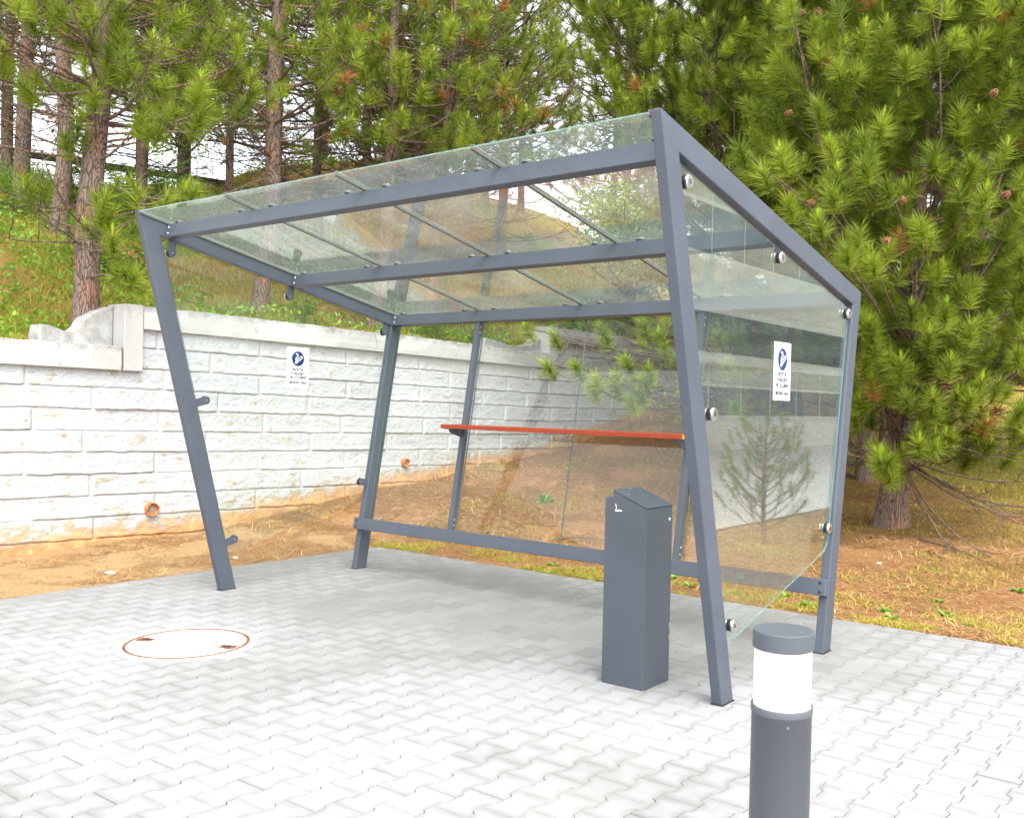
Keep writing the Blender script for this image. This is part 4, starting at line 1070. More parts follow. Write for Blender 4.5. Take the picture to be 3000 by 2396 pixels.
def second_pine():
    base = np.array([.70, 6.9, float(ground_z(.70, 6.9)) - .05])
    root = thing('pine_tree', 'slender pine behind the shelter with bare branches reaching left across the wall', 'pine tree', tuple(base), 'pines around the shelter')
    s = Pine(23)
    tp = [(.9, .1, 0), (.9, .05, 1.), (.75, -.1, 2.4), (.2, -.4, 3.6), (-.15, -.55, 4.9), (-.25, -.6, 6.5), (-.3, -.6, 9)]
    s.trunk(tp, [.085, .075, .068, .055, .042, .032, .015], 14)
    Zs = [p[2] for p in tp]
    def at(z): return np.array([np.interp(z, Zs, [p[0] for p in tp]), np.interp(z, Zs, [p[1] for p in tp]), z])
    z = 2.9; k = 0
    while z < 8.6:
        for i in range(6):
            a = 2 * math.pi * i / 6 + k * .8 + s.r.normal(0, .2); ln = (2.5 if z < 6 else 1.7) * s.r.uniform(.7, 1.1)
            s.branch(at(z), (math.cos(a), math.sin(a), .35), ln, .02, .95, bare=.3, gap=.135)
        z += .42; k += 1
    for p in ((.44, 3.36, 1.84), (.73, 3.45, 1.83), (.95, 3.49, 1.71), (.90, 3.5, 1.62), (1.42, 3.72, 1.79), (1.36, 3.7, 1.70), (1.29, 3.74, 1.57), (1.01, 3.91, 1.92), (1.28, 3.61, 1.49), (1.05, 3.69, 1.63), (.7, 3.93, 2.24), (.18, 3.8, 2.17), (-.18, 3.78, 2.25), (1.28, 4.12, 2.17), (1.03, 4.19, 2.32), (1.89, 4.44, 1.9), (1.91, 4.58, 1.49), (1.75, 4.5, 2.2), (1.5, 4.3, 2.4)):
        b = np.array(p) - base; z0 = .75 + .28 * b[2] + s.r.uniform(-.1, .2)
        pts = s.reach(at(z0), b, .014, sag=.12, size=.98, side=1)
        for _ in range(9):                                        # hooked bare twigs
            i = s.r.integers(1, 7); q = [pts[i]]; d = pts[i + 1] - pts[i] if i < 7 else pts[i] - pts[i - 1]; d /= np.linalg.norm(d); d = d + s.r.normal(0, .55, 3)
            for _ in range(6): d = d + s.r.normal(0, .16, 3) + np.array([0, 0, .12]); d /= np.linalg.norm(d); q.append(q[-1] + d * s.r.uniform(.05, .10))
            s.tw.add(q, np.linspace(.0075, .0035, 7), 3)
    for i in range(22):
        a = s.r.uniform(math.pi * .75, math.pi * 1.9); s.branch(at(s.r.uniform(.6, 2.4)), (math.cos(a), math.sin(a), s.r.uniform(-.2, .15)), s.r.uniform(.9, 2.2), .010, dead=True, curve=-.01)
    s.make(root, n_needles=130, dark=True, width=.0068, new_frac=.30, length=.155)
second_pine()

# ------------------------------------------------------------------ pines on the slope behind the wall
def slope_pine(x, y, r0, h, label, seed, zlow=2.6, reachpts=(), lean=(0, 0), ln0=1.9, far=False, nn=56, cone=(), group='pines around the shelter', step=.5, per=5, deadn=26, zb=None, width=.0052):
    zb = float(upper_z(x, y)) if zb is None else zb
    base = np.array([x, y, zb - .08])
    root = thing('pine_tree', label, 'pine tree', tuple(base), group)
    s = Pine(seed); k5 = np.linspace(0, 1, 7); wob = s.r.normal(0, .05, (7, 2)); wob[0] = 0
    tp = [(lean[0] * f * h + wob[i, 0], lean[1] * f * h + wob[i, 1], h * f) for i, f in enumerate(k5)]
    s.trunk(tp, [r0 * (1 - .88 * f ** 1.2) for f in k5], 16)
    Zs = [p[2] for p in tp]
    def at(z): return np.array([np.interp(z, Zs, [p[0] for p in tp]), np.interp(z, Zs, [p[1] for p in tp]), z])
    z = zlow; k = 0
    while z < h - .4:
        f = (z - zlow) / (h - zlow)
        for i in range(per):
            a = 2 * math.pi * i / per + k * 1.1 + s.r.normal(0, .25); ln = ln0 * (1.05 - .75 * f ** 2) * s.r.uniform(.6, 1.1)
            s.branch(at(z), (math.cos(a), math.sin(a), .02 + .35 * f), ln, .022, 1., bare=.42 - .2 * f, gap=.15, curve=.02, lv=2 if not far else 1)
        z += step; k += 1
    for i in range(deadn):
        a = s.r.uniform(0, 2 * math.pi); zz = s.r.uniform(zlow * .45, min(zlow + 2.5, h * .8))
        s.branch(at(zz), (math.cos(a), math.sin(a), s.r.uniform(-.2, .2)), s.r.uniform(.8, 2.0), .012, dead=True, curve=-.005)
    for p in reachpts:
        b = np.array(p) - base; z0 = b[2] - s.r.uniform(-.15, .5); s.reach(at(max(.8, z0)), b, .016, sag=.06, size=1.1, side=3)
    s.make(root, n_needles=int(nn * 1.5), width=width * 1.25, far=far, new_frac=.32, dry=.02, length=.165)
    if cone: cones(root, cone, seed)
    return root
def nearer(pts, f):
    return [tuple(CAM + (np.array(p) - CAM) * f) for p in pts]
left = nearer([(-5.32, 1.62, 5.78), (-5.05, 1.82, 5.42), (-5.14, 1.62, 5.09), (-4.91, 1.92, 5.34), (-4.77, 2.02, 4.81), (-4.6, 2.14, 4.65), (-4.08, 2.4, 4.88), (-4.2, 2.44, 4.78), (-5.12, 1.89, 5.87), (-4.4, 2.31, 6.06),
               (-4.04, 1.92, 3.72), (-3.96, 2.23, 3.85), (-4.53, 1.54, 3.27), (-4.84, 1.57, 3.58), (-4.3, 1.71, 2.84), (-5.52, 1.45, 4.54), (-5.9, 1.16, 3.87), (-5.97, 1.13, 5.14)], .78)
mid = [(-4.36, 2.95, 5.41), (-4.09, 3.16, 5.59), (-3.94, 3.26, 5.29), (-3.47, 3.62, 5.56), (-3.33, 3.73, 5.65), (-3.24, 3.78, 4.84)]
mid2 = [(-3.05, 3.93, 5.62), (-2.68, 4.21, 5.72), (-2.83, 4.09, 4.89), (-2.63, 4.24, 5.07), (-2.36, 4.45, 5.64), (-2.43, 4.4, 5.38), (-2.14, 4.62, 6.21)]
mid3 = [(-1.97, 4.73, 5.0), (-1.86, 4.81, 4.79), (-1.38, 5.17, 5.11), (-1.18, 5.32, 5.16), (-1.6, 5.0, 5.5), (-1.0, 5.4, 5.9)]
slope_pine(-3.15, .55, .125, 8.6, 'thick barked pine at the left, rooted just above the coping step', 31, zlow=2.3, reachpts=left, lean=(.035, .02), ln0=1.7, cone=nearer([(-4.41, 2.9, 4.65), (-5.07, 1.8, 5.79)], .8), nn=70, step=.32, per=7)
slope_pine(-6.75, 1.98, .110, 9, 'slimmer pine trunk standing in the grass left of the thick barked pine', 32, zlow=2.9, lean=(.02, .02))
slope_pine(-9.7, 2.75, .125, 9, 'pine at the far left edge, high up the grassy slope', 33, zlow=2.0, lean=(.01, .02), ln0=2.2)
slope_pine(-3.75, 2.95, .105, 9.2, 'straight pine behind the wall with a green shrub at its foot', 34, zlow=2.5, reachpts=mid, lean=(.01, .045), cone=[(-3.21, 3.81, 4.8), (-3.64, 4.0, 6.0)], nn=64, ln0=1.6)
slope_pine(-3.8, 4.9, .105, 9, 'pine behind the wall coping between the left back post and the first mullion', 35, zlow=2.2, reachpts=mid2, lean=(.02, .05), cone=[(-3.05, 4.3, 5.9)], nn=64, ln0=1.6)
slope_pine(-4.05, 6.25, .10, 9, 'pine behind the wall whose base shows just right of the left back post', 36, zlow=2.0, reachpts=mid3, lean=(.03, .04), nn=60, ln0=1.8, step=.42)

# pines farther back: four source trees, copied with their parts
def copy_tree(src, loc, rz, sc_, label):
    r = src.copy(); col.objects.link(r); r.location = loc; r.rotation_euler = (0, 0, rz); r.scale = (sc_,) * 3; r['label'] = label
    for ch in src.children:
        c = ch.copy(); col.objects.link(c); c.parent = r; c.matrix_parent_inverse = ch.matrix_parent_inverse.copy()
    return r
def zz(x, y): return float(upper_z(x, y)) - .1
FG = 'pines farther up the slope'
far_spec = [(-9.0, 4.4, 'thin pine trunk half hidden just right of the thick barked pine'),
            (-13.0, 6.6, 'distant pine against the white sky, left of the shelter roof corner'),
            (-12.4, 8.3, 'distant thin pine by the dark fence, above the left end of the roof'),
            (-6.6, 5.3, 'tall pine on the slope just right of the straight pine trunk')]
protos = []
for i, (x, y, lb) in enumerate(far_spec):
    protos.append(slope_pine(x, y, .095, 9.5, lb, 50 + i, zlow=2.0 if i != 1 else 3.0, ln0=1.9, far=True, nn=38, step=.52, per=5, deadn=70, group=FG, width=.0075))
more = [(-8.4, 7.6, 'pine trunk above the second roof pane from the left'), (-10.5, 10.6, 'distant pine above the middle of the roof edge, left one of a pair'), (-6.9, 8.6, 'pine on the slope above the middle of the roof'),
        (-9.2, 13.2, 'distant pine above the right half of the roof'), (-5.6, 9.6, 'nearer pine on the slope above the right half of the roof'), (-7.2, 15.8, 'far pine behind the gap left of the dense right pine'),
        (-5.0, 13.0, 'pine above the roof near its top corner'), (-4.6, 17.5, 'far pine filling the background behind the roof corner'), (-13.8, 12.0, 'far pine seen through the upper gap left of centre'),
        (-15.5, 9.0, 'far pine at the crest behind the light green tree'), (-12.2, 3.6, 'dark pine high on the slope in the top left corner'), (-14.0, 1.8, 'pine near the pale building at the far left'),
        (-3.2, 15.0, 'pine beyond the far end of the wall'), (-5.5, 6.9, 'pine on the slope behind the roof centre with low limbs'), (-10.8, 16.5, 'very far pine in the row above the middle roof'),
        (-7.9, 11.2, 'bare stemmed pine behind the centre of the roof edge')]
rg = random.Random(77)
for i, (x, y, lb) in enumerate(more):
    copy_tree(protos[i % 4], (x, y, zz(x, y)), rg.uniform(0, 6.28), rg.uniform(.9, 1.15), lb)
# dense pines standing on the right behind the near one
def right_back(x, y, lb, seed):
    zb = float(ground_z(x, y)); return slope_pine(x, y, .12, 10, lb, seed, zlow=1.3, ln0=2.8, far=False, nn=50, step=.48, per=6, deadn=34, zb=zb, width=.0068)
rb = right_back(4.4, 12.2, 'dark pine farther back at the right edge, behind the large dense pine', 61)
for (x, y, lb) in ((1.2, 11.5, 'dense pine behind the large right pine, seen above the shelter roof slope'), (-1.0, 11.8, 'pine between the far wall end and the dense right pines'), (2.6, 15.5, 'far pine filling the gap behind the trunk of the large pine'), (1.5, 9.6, 'dense pine directly behind the right end of the shelter')):
    copy_tree(rb, (x, y, float(ground_z(x, y)) - .08), rg.uniform(0, 6.28), rg.uniform(.95, 1.1), lb)

# low mountain pine beside the patio, mirrored in the right side pane
def low_pine():
    base = (6.1, 4.7, float(ground_z(6.1, 4.7))); root = thing('pine_shrub', 'low dark mountain pine whose silhouette is mirrored in the right side pane', 'shrub', base); s = Pine(91)
    s.trunk([(0, 0, 0), (.01, 0, .5), (0, .01, 1.15)], [.03, .022, .008], 8)
    for i in range(34):
        z = .10 + 1.0 * i / 34; a = i * 2.4; s.branch((0, 0, z), (math.cos(a), math.sin(a), .45), .55 * (1.08 - z / 1.2) + .08, .008, .62, bare=.15, gap=.07, lv=1)
    s.make(root, n_needles=60, width=.0055, new_frac=.1)
low_pine()

# ------------------------------------------------------------------ broad-leaved trees and shrubs
def leaves(P, size, rng, n, spread):
    N = len(P); C_ = np.repeat(P, n, 0) + rng.normal(0, spread, (N * n, 3)); a = nrm(rng.normal(size=C_.shape)); b = nrm(np.cross(a, rng.normal(size=C_.shape)))
    s_ = size * rng.uniform(.6, 1.2, (len(C_), 1)); V = np.stack([C_ - a * s_, C_ + b * s_ * .5, C_ + a * s_, C_ - b * s_ * .5], 1).reshape(-1, 3)
    return V, np.arange(len(V)).reshape(-1, 4), np.repeat((np.repeat(rng.random(N), n) * .5 + .5 * rng.random(N * n)).clip(0, 1), 4)
def leafy_tree(x, y, h, r, label, seed, zb=None):
    zb = zz(x, y) if zb is None else zb; root = thing('leafy_tree', label, 'tree', (x, y, zb), 'light green broad-leaved trees'); rng = np.random.default_rng(seed)
    w_ = Wood(); tips = []
    w_.add([(0, 0, h * f) for f in np.linspace(0, .6, 6)], np.linspace(.11, .06, 6), 10)
    V, F = w_.arrays(); np_mesh('trunk', V, F, MAT['twig'], parent=root, smooth=True)
    w_ = Wood()
    for i in range(46):
        a = rng.uniform(0, 6.28); z0 = h * rng.uniform(.15, .6); d = np.array([math.cos(a), math.sin(a), rng.uniform(.1, 1.2)]); d /= np.linalg.norm(d); ln = r * rng.uniform(.6, 1.15); p = [np.array([0, 0, z0])]
        for _ in range(6): d = d + rng.normal(0, .15, 3); d /= np.linalg.norm(d); p.append(p[-1] + d * ln / 6)
        w_.add(p, np.linspace(.03, .006, 7), 4); tips += [q + rng.normal(0, .12, 3) for q in p[2:] for _ in range(3)]
    V, F = w_.arrays(); np_mesh('limbs', V, F, MAT['twig'], parent=root, smooth=True)
    V, F, t = leaves(np.array(tips), .050, rng, 16, .17); np_mesh('crown', V, F, MAT['leaf'], parent=root, tint=t)
leafy_tree(-14.6, 8.6, 6.4, 2.0, 'light yellow-green leafy tree glowing between the pine trunks left of centre', 1)
leafy_tree(-9.6, 11.8, 3.6, 1.5, 'small light green leafy tree low behind the roof edge, centre', 2)
leafy_tree(-3.9, 11.6, 3.2, 1.5, 'bright green leafy tree above the far wall coping, seen through the back glass', 3)

def pinnate_plant(x, y, zb, h, n, label, seed, grp):
    root = thing('green_shrub', label, 'shrub', (x, y, zb), grp); rng = np.random.default_rng(seed); w_ = Wood(); V_ = []; T_ = []
    for i in range(n):
        a = rng.uniform(0, 6.28); el = rng.uniform(.35, 1.3); d = np.array([math.cos(a) * math.cos(el), math.sin(a) * math.cos(el), math.sin(el)]); L_ = h * rng.uniform(.6, 1.1); p = [np.array([0, 0, h * rng.uniform(0, .45)])]
        for _ in range(7): d = d + np.array([0, 0, -.12]); d /= np.linalg.norm(d); p.append(p[-1] + d * L_ / 7)
        w_.add(p, np.linspace(.005, .002, 8), 3); tn = rng.random()
        for j in range(16):
            f = 1.2 + 5.8 * j / 16; k = int(f); q = p[k] + (p[min(k + 1, 7)] - p[k]) * (f - k); dd = nrm(p[min(k + 1, 7)] - p[k] + 1e-6); sd = nrm(np.cross(dd, [0, 0, 1.])) * (1 if j % 2 else -1)
            ld = nrm(sd + dd * .5 + np.array([0, 0, -.15])); ll = .085 * (1 - .4 * j / 16) * h / .6; wv = nrm(np.cross(ld, [0, 0, 1.])) * ll * .17
            V_ += [q, q + ld * ll * .45 + wv, q + ld * ll, q + ld * ll * .45 - wv]; T_ += [min(1, max(0, tn + rng.normal(0, .15)))] * 4
    V, F = w_.arrays(); np_mesh('stems', V, F, MAT['weed'], parent=root, tint=np.full(len(V), .3)); V = np.array(V_)
    np_mesh('foliage', V, np.arange(len(V)).reshape(-1, 4), MAT['weed'], parent=root, tint=np.array(T_))
SG = 'green shrubs on the slope behind the wall'
rg = random.Random(12)
for x, y, h, lb in ((-3.35, 3.35, .75, 'bright green feathery shrub behind the coping at the foot of the straight pine'), (-3.3, 5.6, .55, 'low green shrub behind the coping seen beside the first mullion'), (-3.2, 6.3, .5, 'small green weed clump behind the coping near the concrete lump'),
                    (-3.5, 8.3, .8, 'green shrub above the raised far coping, nearest the step'), (-3.5, 9.4, .9, 'large bright green shrub above the raised far coping'), (-3.6, 10.6, .8, 'last bright green shrub along the raised far coping'),
                    (-7.9, 3.2, .9, 'green shrub between the slimmer trunk and the thick barked pine'), (-6.9, 1.0, .6, 'green shrub in the grass left of the slimmer trunk'), (-8.6, 2.2, .9, 'green shrub below the far left pine'),
                    (-5.6, 2.6, .7, 'leafy shrub right of the thick barked trunk'), (-9.0, .6, 1.3, 'wide green shrub high on the slope near the left edge'), (-12.4, 6.6, 1.5, 'tall shrub against the fence below the light green tree'), (-4.9, 1.5, .8, 'small leafy shrub uphill of the thick barked pine'), (-10.4, 3.9, 1.4, 'dark green shrub below the fence at the left'), (-11.2, 5.2, 1.3, 'shrub below the fence left of the roof corner')):
    pinnate_plant(x, y, zz(x, y) + .08, h, 26 if h < .8 else 48, lb, int(x * -100), SG)

# ------------------------------------------------------------------ fence on the crest, pale buildings beyond
def fence():
    root = thing('railing_fence', 'dark horizontal rail fence along the top of the slope', 'fence', (-14, 6, 6.0)); ys_ = np.arange(-2, 16, 2.2); mb = MB()
    zt = lambda y: 6.19 + .070 * (y - 4.2)
    mb.beam((-14, -2, zt(-2)), (-14, 16, zt(16)), (.03, 0, 0), (0, 0, .07)); mb.build('top_rail', MAT['fence'], root)
    mb = MB(); mb.beam((-14, -2, zt(-2) - .55), (-14, 16, zt(16) - .55), (.02, 0, 0), (0, 0, .03)); mb.build('lower_rail', MAT['fence'], root)
    for y in ys_:
        mb = MB(); mb.box(-13.96, -13.90, y - .03, y + .03, 5.0, zt(y) + .04); mb.build('fence_post', MAT['fence'], root)
fence()
def far_building(x0, x1, y0, y1, z1, label):
    root = thing('building', label, 'building', ((x0 + x1) / 2, (y0 + y1) / 2, 3), 'pale buildings around the site'); mb = MB(); mb.box(x0, x1, y0, y1, 3, z1); mb.build('wall', MAT['bwall'], root)
    mb = MB(); mb.box(x0 - .2, x1 + .2, y0 - .2, y1 + .2, z1 + .003, z1 + .3); mb.build('roof_edge', MAT['clad'], root)
    for k in range(int((y1 - y0) / 3.2)):
        for zf in (7, 10.5):
            y = y0 + 1.2 + k * 3.2; f = MB(); f.box(x1 + .003, x1 + .06, y, y + 1.5, zf, zf + 1.6); fo = f.build('window', MAT['wframe'], root); q = MB(); q.box(x1 + .063, x1 + .075, y + .1, y + 1.4, zf + .1, zf + 1.5); q.build('pane', MAT['bglass'], fo)
far_building(-44, -34, 1.5, 11.2, 13.5, 'cream building glimpsed between the trunks at the far left edge')
far_building(-20, 6, 62, 74, 9.5, 'long pale building beyond the meadow, glimpsed under the pine branches')
def office():
    root = thing('building', 'white clad office building with window bands, reflected in the right side pane', 'building', (22, 24, 0), 'pale buildings around the site'); X = 17.
    mb = MB(); mb.box(X + .05, X + 12, 8, 48, 0, 12.5); mb.build('wall', MAT['clad'], root)
    for z0, z1, nm in ((1.2, 2.9, 0), (6.5, 9.3, 1)):
        for k in range(16):
            y = 9.4 + k * 2.4; f = MB(); f.box(X - .02, X + .045, y, y + 2.395, z0 - .12, z1 + .12); fo = f.build('window', MAT['wframe'], root)
            for (a, b) in ((z0, z0 + (z1 - z0) * .56), (z0 + (z1 - z0) * .62, z1)):
                q = MB(); q.box(X - .05, X - .025, y + .07, y + 2.33, a, b); q.build('pane', MAT['bglass'] if b < z1 else MAT['blind'], fo)
    mb = MB()
    for k in range(24): z = 4.9 + k * .062; mb.box(X + .01, X + .047, 8, 48, z, z + .05)
    mb.build('cladding', MAT['clad'], root)
    mb = MB(); mb.box(X + .02, X + .047, 8, 48, 3.3, 4.6); mb.build('dark_band', MAT['bglass'], root)
office()

# ------------------------------------------------------------------ ground cover
def blades(name, P, h, wd, rng, mat, lean=.5, label=None):
    N = len(P); d = rng.normal(0, lean, (N, 3)); d[:, 2] = 1; d = nrm(d); h = h[:, None]; a = rng.uniform(0, 6.28, N); sv = np.stack([np.cos(a), np.sin(a), 0 * a], -1) * wd[:, None] * .5
    b = P + np.array([0, 0, -.01]); m_ = b + d * h * .55; tip = b + d * h + d * np.array([1, 1, 0]) * h * .45 - np.array([0, 0, .12]) * h
    V = np.stack([b - sv, b + sv, m_ + sv * .8, tip, m_ - sv * .8], 1).reshape(-1, 3); i = np.arange(N)[:, None] * 5
    F = np.concatenate([i + np.array([[0, 1, 2]]), i + np.array([[0, 2, 4]]), i + np.array([[4, 2, 3]])]); t = np.repeat(rng.random(N), 5)
    o = np_mesh(name, V, F, mat, tint=t); tag(o, label, 'grass' if label else None, kind='stuff'); return o
rng = np.random.default_rng(99)
# slope grass, thinning out uphill
N = 150000; d = rng.random(N) ** 1.5 * 11; y = rng.uniform(-3, 14, N); x = wx(y) - .30 - d
keep = noise2(x * 1.3, y * 1.3, 61, 3) + rng.random(N) * .9 > .25; x, y, d = x[keep], y[keep], d[keep]
h = rng.uniform(.04, .17, len(x)) * (1 + .7 * (noise2(x * .7, y * .7, 62, 2) > .15)) * (1 + d * .03)
blades('slope_grass', np.stack([x, y, upper_z(x, y)], -1), h, rng.uniform(.004, .009, len(x)) * (1 + d * .06), rng, MAT['grass'], .55, 'dry yellow-green grass covering the slope behind the wall')
# verge along the back edge of the patio
N = 42000; x = rng.uniform(-.9, 8.5, N); y = PY + .02 + np.abs(rng.normal(0, .24, N)) * (1 + .9 * sstep(2.5, 4.5, x)); k = (noise2(x * 2.6, y * 3, 63, 3) + .35 * rng.random(N) + .05 * sstep(2, 5, x) > .38); x, y = x[k], y[k]
blades('verge_grass', np.stack([x, y, ground_z(x, y)], -1), rng.uniform(.02, .075, len(x)), rng.uniform(.004, .008, len(x)), rng, MAT['grass'], .8, 'low yellow-green grass along the back edge of the paving')
N = 5200; d = rng.random(N) * 11; y = rng.uniform(-3, 13, N); x = wx(y) - .35 - d
k = noise2(x * .55, y * .55, 68, 3) + .55 * rng.random(N) + .06 * (d - 3) > .30; x, y, d = x[k], y[k], d[k]
V, F, t = leaves(np.stack([x, y, upper_z(x, y) + .10], -1), .034, rng, 16, .085)
tag(np_mesh('undergrowth', V, F, MAT['weed_bright'], tint=t), 'low leafy green undergrowth scattered through the grass of the slope', 'undergrowth', kind='stuff')
# sparse grass on the mound
N = 60000; x = rng.uniform(-2.5, 6.5, N); y = rng.uniform(2.6, 11, N); k = (noise2(x * 1.2, y * 1.2, 64, 3) + .35 * rng.random(N) > .42) & (x > wx(y) + .05); x, y = x[k], y[k]
blades('mound_grass', np.stack([x, y, ground_z(x, y)], -1), rng.uniform(.025, .09, len(x)), rng.uniform(.005, .009, len(x)), rng, MAT['grass_weed'], .7, 'thin green grass patches on the brown earth mound')
N = 30000; x = rng.uniform(-3, 14, N); y = rng.uniform(10, 26, N); k = (x > wx(y) + .1) & (noise2(x * .6, y * .6, 66, 3) + rng.random(N) * .6 > .1); x, y = x[k], y[k]
blades('meadow_grass', np.stack([x, y, ground_z(x, y)], -1), rng.uniform(.06, .18, len(x)), rng.uniform(.008, .016, len(x)), rng, MAT['grass'], .6, 'yellow meadow grass behind the pines')
# pine needle litter
def litter(N, xr_, yr_, seed, f, name, label, dens):
    r = np.random.default_rng(seed); x = r.uniform(*xr_, N); y = r.uniform(*yr_, N); k = dens(x, y, r); x, y = x[k], y[k]; n = len(x)
    z = ground_z(x, y) + .004 + r.random(n) * .008; a = r.uniform(0, 6.28, n); l = r.uniform(.03, .085, n) * f; c = np.stack([x, y, z], -1)
    dv = np.stack([np.cos(a) * l, np.sin(a) * l, r.normal(0, .006, n)], -1); sv = np.stack([-np.sin(a), np.cos(a), 0 * a], -1) * .0030 * f
    V = np.stack([c - dv - sv, c - dv + sv, c + dv + sv * .5, c + dv - sv * .5], 1).reshape(-1, 3)
    tag(np_mesh(name, V, np.arange(len(V)).reshape(-1, 4), MAT['litter'], tint=np.repeat(r.random(n), 4)), label, 'needle litter', kind='stuff')
litter(150000, (-2.6, 7.5), (2.3, 11), 71, 1.0, 'needle_litter', 'fallen brown pine needles scattered over the earth under the pines', lambda x, y, r: (noise2(x * 1.5, y * 1.5, 72, 3) + r.random(len(x)) > .25) & (x > wx(y) + .03) & (y > PY + .03))
litter(16000, (-2.7, -.78), (-2.5, 2.6), 73, .9, 'straw_litter', 'straw and needles on the pale strip between the wall and the paving', lambda x, y, r: (noise2(x * 3, y * 3, 74, 3) + r.random(len(x)) * .6 > .15) & (x > wx(y) + .03))

MAT['straw'] = mat_needles('dry_straw', (.30, .15, .05), (.78, .55, .25))
N = 70000; x = rng.uniform(-2.8, 7.5, N); y = rng.uniform(-2.5, 9.5, N); k = (x > wx(y) + .02) & ((y > PY + .02) | (x < PX - .02)) & (noise2(x * 2.2, y * 2.2, 67, 4) + .5 * rng.random(N) > .30); x, y = x[k], y[k]
blades('straw_mat', np.stack([x, y, ground_z(x, y) + .008], -1), rng.uniform(.04, .13, len(x)), rng.uniform(.003, .007, len(x)), rng, MAT['straw'], 2.6, 'flattened dry straw lying in mats over the earth')
# rosette weeds one can count
def rosette():
    r = np.random.default_rng(5); V_ = []; T_ = []
    for i in range(17):
        a = r.uniform(0, 6.28); l = r.uniform(.035, .075); el = r.uniform(.15, .9); d = np.array([math.cos(a) * math.cos(el), math.sin(a) * math.cos(el), math.sin(el)]); sd = np.array([-math.sin(a), math.cos(a), 0]) * l * .22; tn = r.random()
        q = d * l; V_ += [(0, 0, 0), tuple(q * .5 + sd), tuple(q + np.array([0, 0, -.25 * l])), tuple(q * .5 - sd)]; T_ += [tn] * 4
    return np.array(V_), np.array(T_)
RV, RT = rosette()
weed0 = np_mesh('weed', RV, np.arange(len(RV)).reshape(-1, 4), MAT['weed'], tint=RT)
WS = [(4.15, 2.62, 1.2, 'largest bright green leafy weed just right of the right back post'), (4.05, 2.80, 1.0, 'green weed touching the largest one by the right back post'), (4.42, 2.98, 1.3, 'bright green rosette weed on bare earth right of the post'), (4.62, 2.78, .7, 'small green weed on bare earth, right of the bright rosette'),
      (4.95, 3.15, .9, 'grey green weed on the earth at the right'), (5.05, 2.72, .9, 'green weed close to the paving edge at the right'), (5.35, 2.62, 1.1, 'weed nearest the right edge of the picture'), (4.72, 3.9, 1.2, 'dark green weed on the needles before the pine trunk'),
      (1.15, 2.60, 1.2, 'green tuft weed behind the rear rail near the left mullion'), (2.3, 2.75, 1.3, 'yellow-green weed behind the rear rail near the middle joint'), (2.55, 2.6, 1.2, 'second weed behind the rail, left of the ashtray bin'), (3.55, 2.55, 1.5, 'bushy green weed seen through the lower right side pane'), (.1, 3.2, 1.0, 'lone weed on the mound through the left back pane'), (-.5, 4.6, 1.9, 'tall thin weed by the foot of the wall, through the glass'), (1.0, 4.4, 1.6, 'green weed patch on the mound left of the middle joint')]
WS += [(4.28, 3.35, .8, 'small weed uphill of the bright rosette at the right'), (5.2, 3.45, 1.1, 'grey green weed higher up near the right edge'), (3.95, 4.4, .9, 'weed on the needles between the post and the pine foot'), (5.55, 3.1, 1.2, 'weed at the far right edge above the verge'), (3.3, 2.75, 1.0, 'green weed behind the rail just left of the right back post'), (1.7, 3.6, 1.1, 'weed on the mound behind the middle of the back glass')]
for i, (x, y, s_, lb) in enumerate(WS):
    o = weed0 if i == 0 else weed0.copy()
    if i: col.objects.link(o)
    o.location = (x, y, float(ground_z(x, y)) + .002); o.rotation_euler = (0, 0, i * 1.3); o.scale = (s_, s_, s_ * (1 if i != 13 else 2.2)); tag(o, lb, 'weed', 'small weeds growing on the earth')
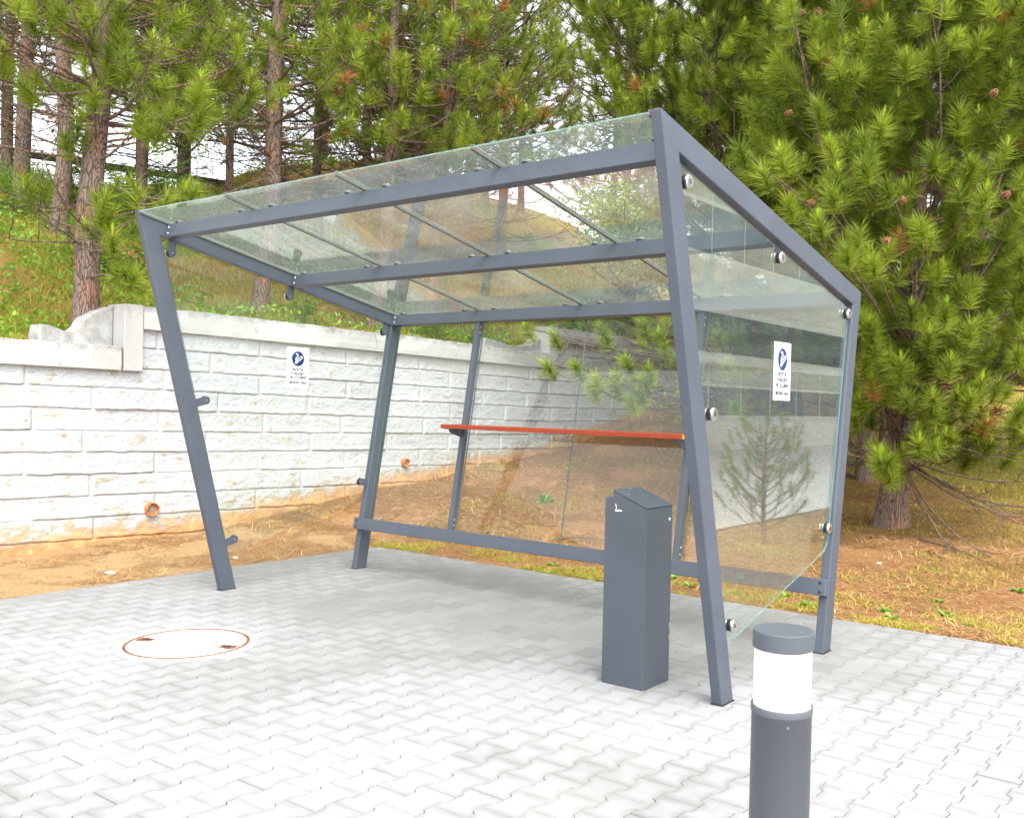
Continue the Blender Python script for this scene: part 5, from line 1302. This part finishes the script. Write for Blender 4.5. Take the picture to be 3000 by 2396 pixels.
# fallen twigs
def twig(pts, r0, label, seed):
    r = np.random.default_rng(seed); w_ = Wood(); n = 9; P = []
    for i in range(n):
        f = i / (n - 1); x = pts[0][0] + (pts[1][0] - pts[0][0]) * f + r.normal(0, .012); y = pts[0][1] + (pts[1][1] - pts[0][1]) * f + r.normal(0, .012); P.append((x, y, float(ground_z(x, y)) + .012 + .02 * math.sin(f * 3)))
    w_.add(P, np.linspace(r0, r0 * .4, n), 6); P = np.array(P)
    for k in (3, 5, 6): d = r.normal(0, .09, 3); d[2] = abs(d[2]) * .3; w_.add([P[k], P[k] + d * .5, P[k] + d + (0, 0, .01)], [r0 * .5, r0 * .4, r0 * .25], 4)
    V, F = w_.arrays(); tag(np_mesh('fallen_twig', V, F, MAT['twig'], smooth=True), label, 'twig', 'fallen twigs on the earth')
twig([(.6, 3.4), (1.15, 3.55)], .008, 'short dark twig on the mound seen through the second back pane', 1)
twig([(3.35, 6.0), (4.35, 4.9)], .007, 'long forked twig lying from the pine foot towards the lower right', 2)
twig([(3.6, 6.3), (3.9, 4.8)], .006, 'thin pale twig lying just below the pine trunk', 3)
# pale stones
rgs = random.Random(2)
for i, (x, y, r_, lb) in enumerate([(-1.35, -.1, .035, 'pale stone on the dirt strip near the left front post'), (-2.0, -.75, .025, 'small pale stone on the dirt strip near the left edge'), (-1.1, .9, .02, 'small pale stone beside the paving edge'), (2.3, 6.0, .03, 'pale stone on needles left of the pine trunk'), (2.55, 5.4, .022, 'small white stone before the pine trunk'), (3.5, 4.3, .02, 'tiny pale stone on the brown earth at the right'), (.2, 2.9, .02, 'tiny pale stone behind the left end of the rear rail')]):
    lump('stone', lb, 'stone', (x, y, float(ground_z(x, y)) + r_ * .2), r_, i, MAT['stone'], 'small pale stones', (1.3, 1, .6), 14)
for x, y, lb in ((3.0, 5.6, 'fallen brown cone left of the pine foot'), (3.75, 5.05, 'fallen brown cone lower right of the pine foot')):
    o = bpy.data.objects.new('fallen_cone', CONE); link(o); o.location = (x, y, float(ground_z(x, y)) + .03); o.rotation_euler = (1.5, .3, x); o.scale = (1.3,) * 3; tag(o, lb, 'pine cone', 'fallen pine cones')
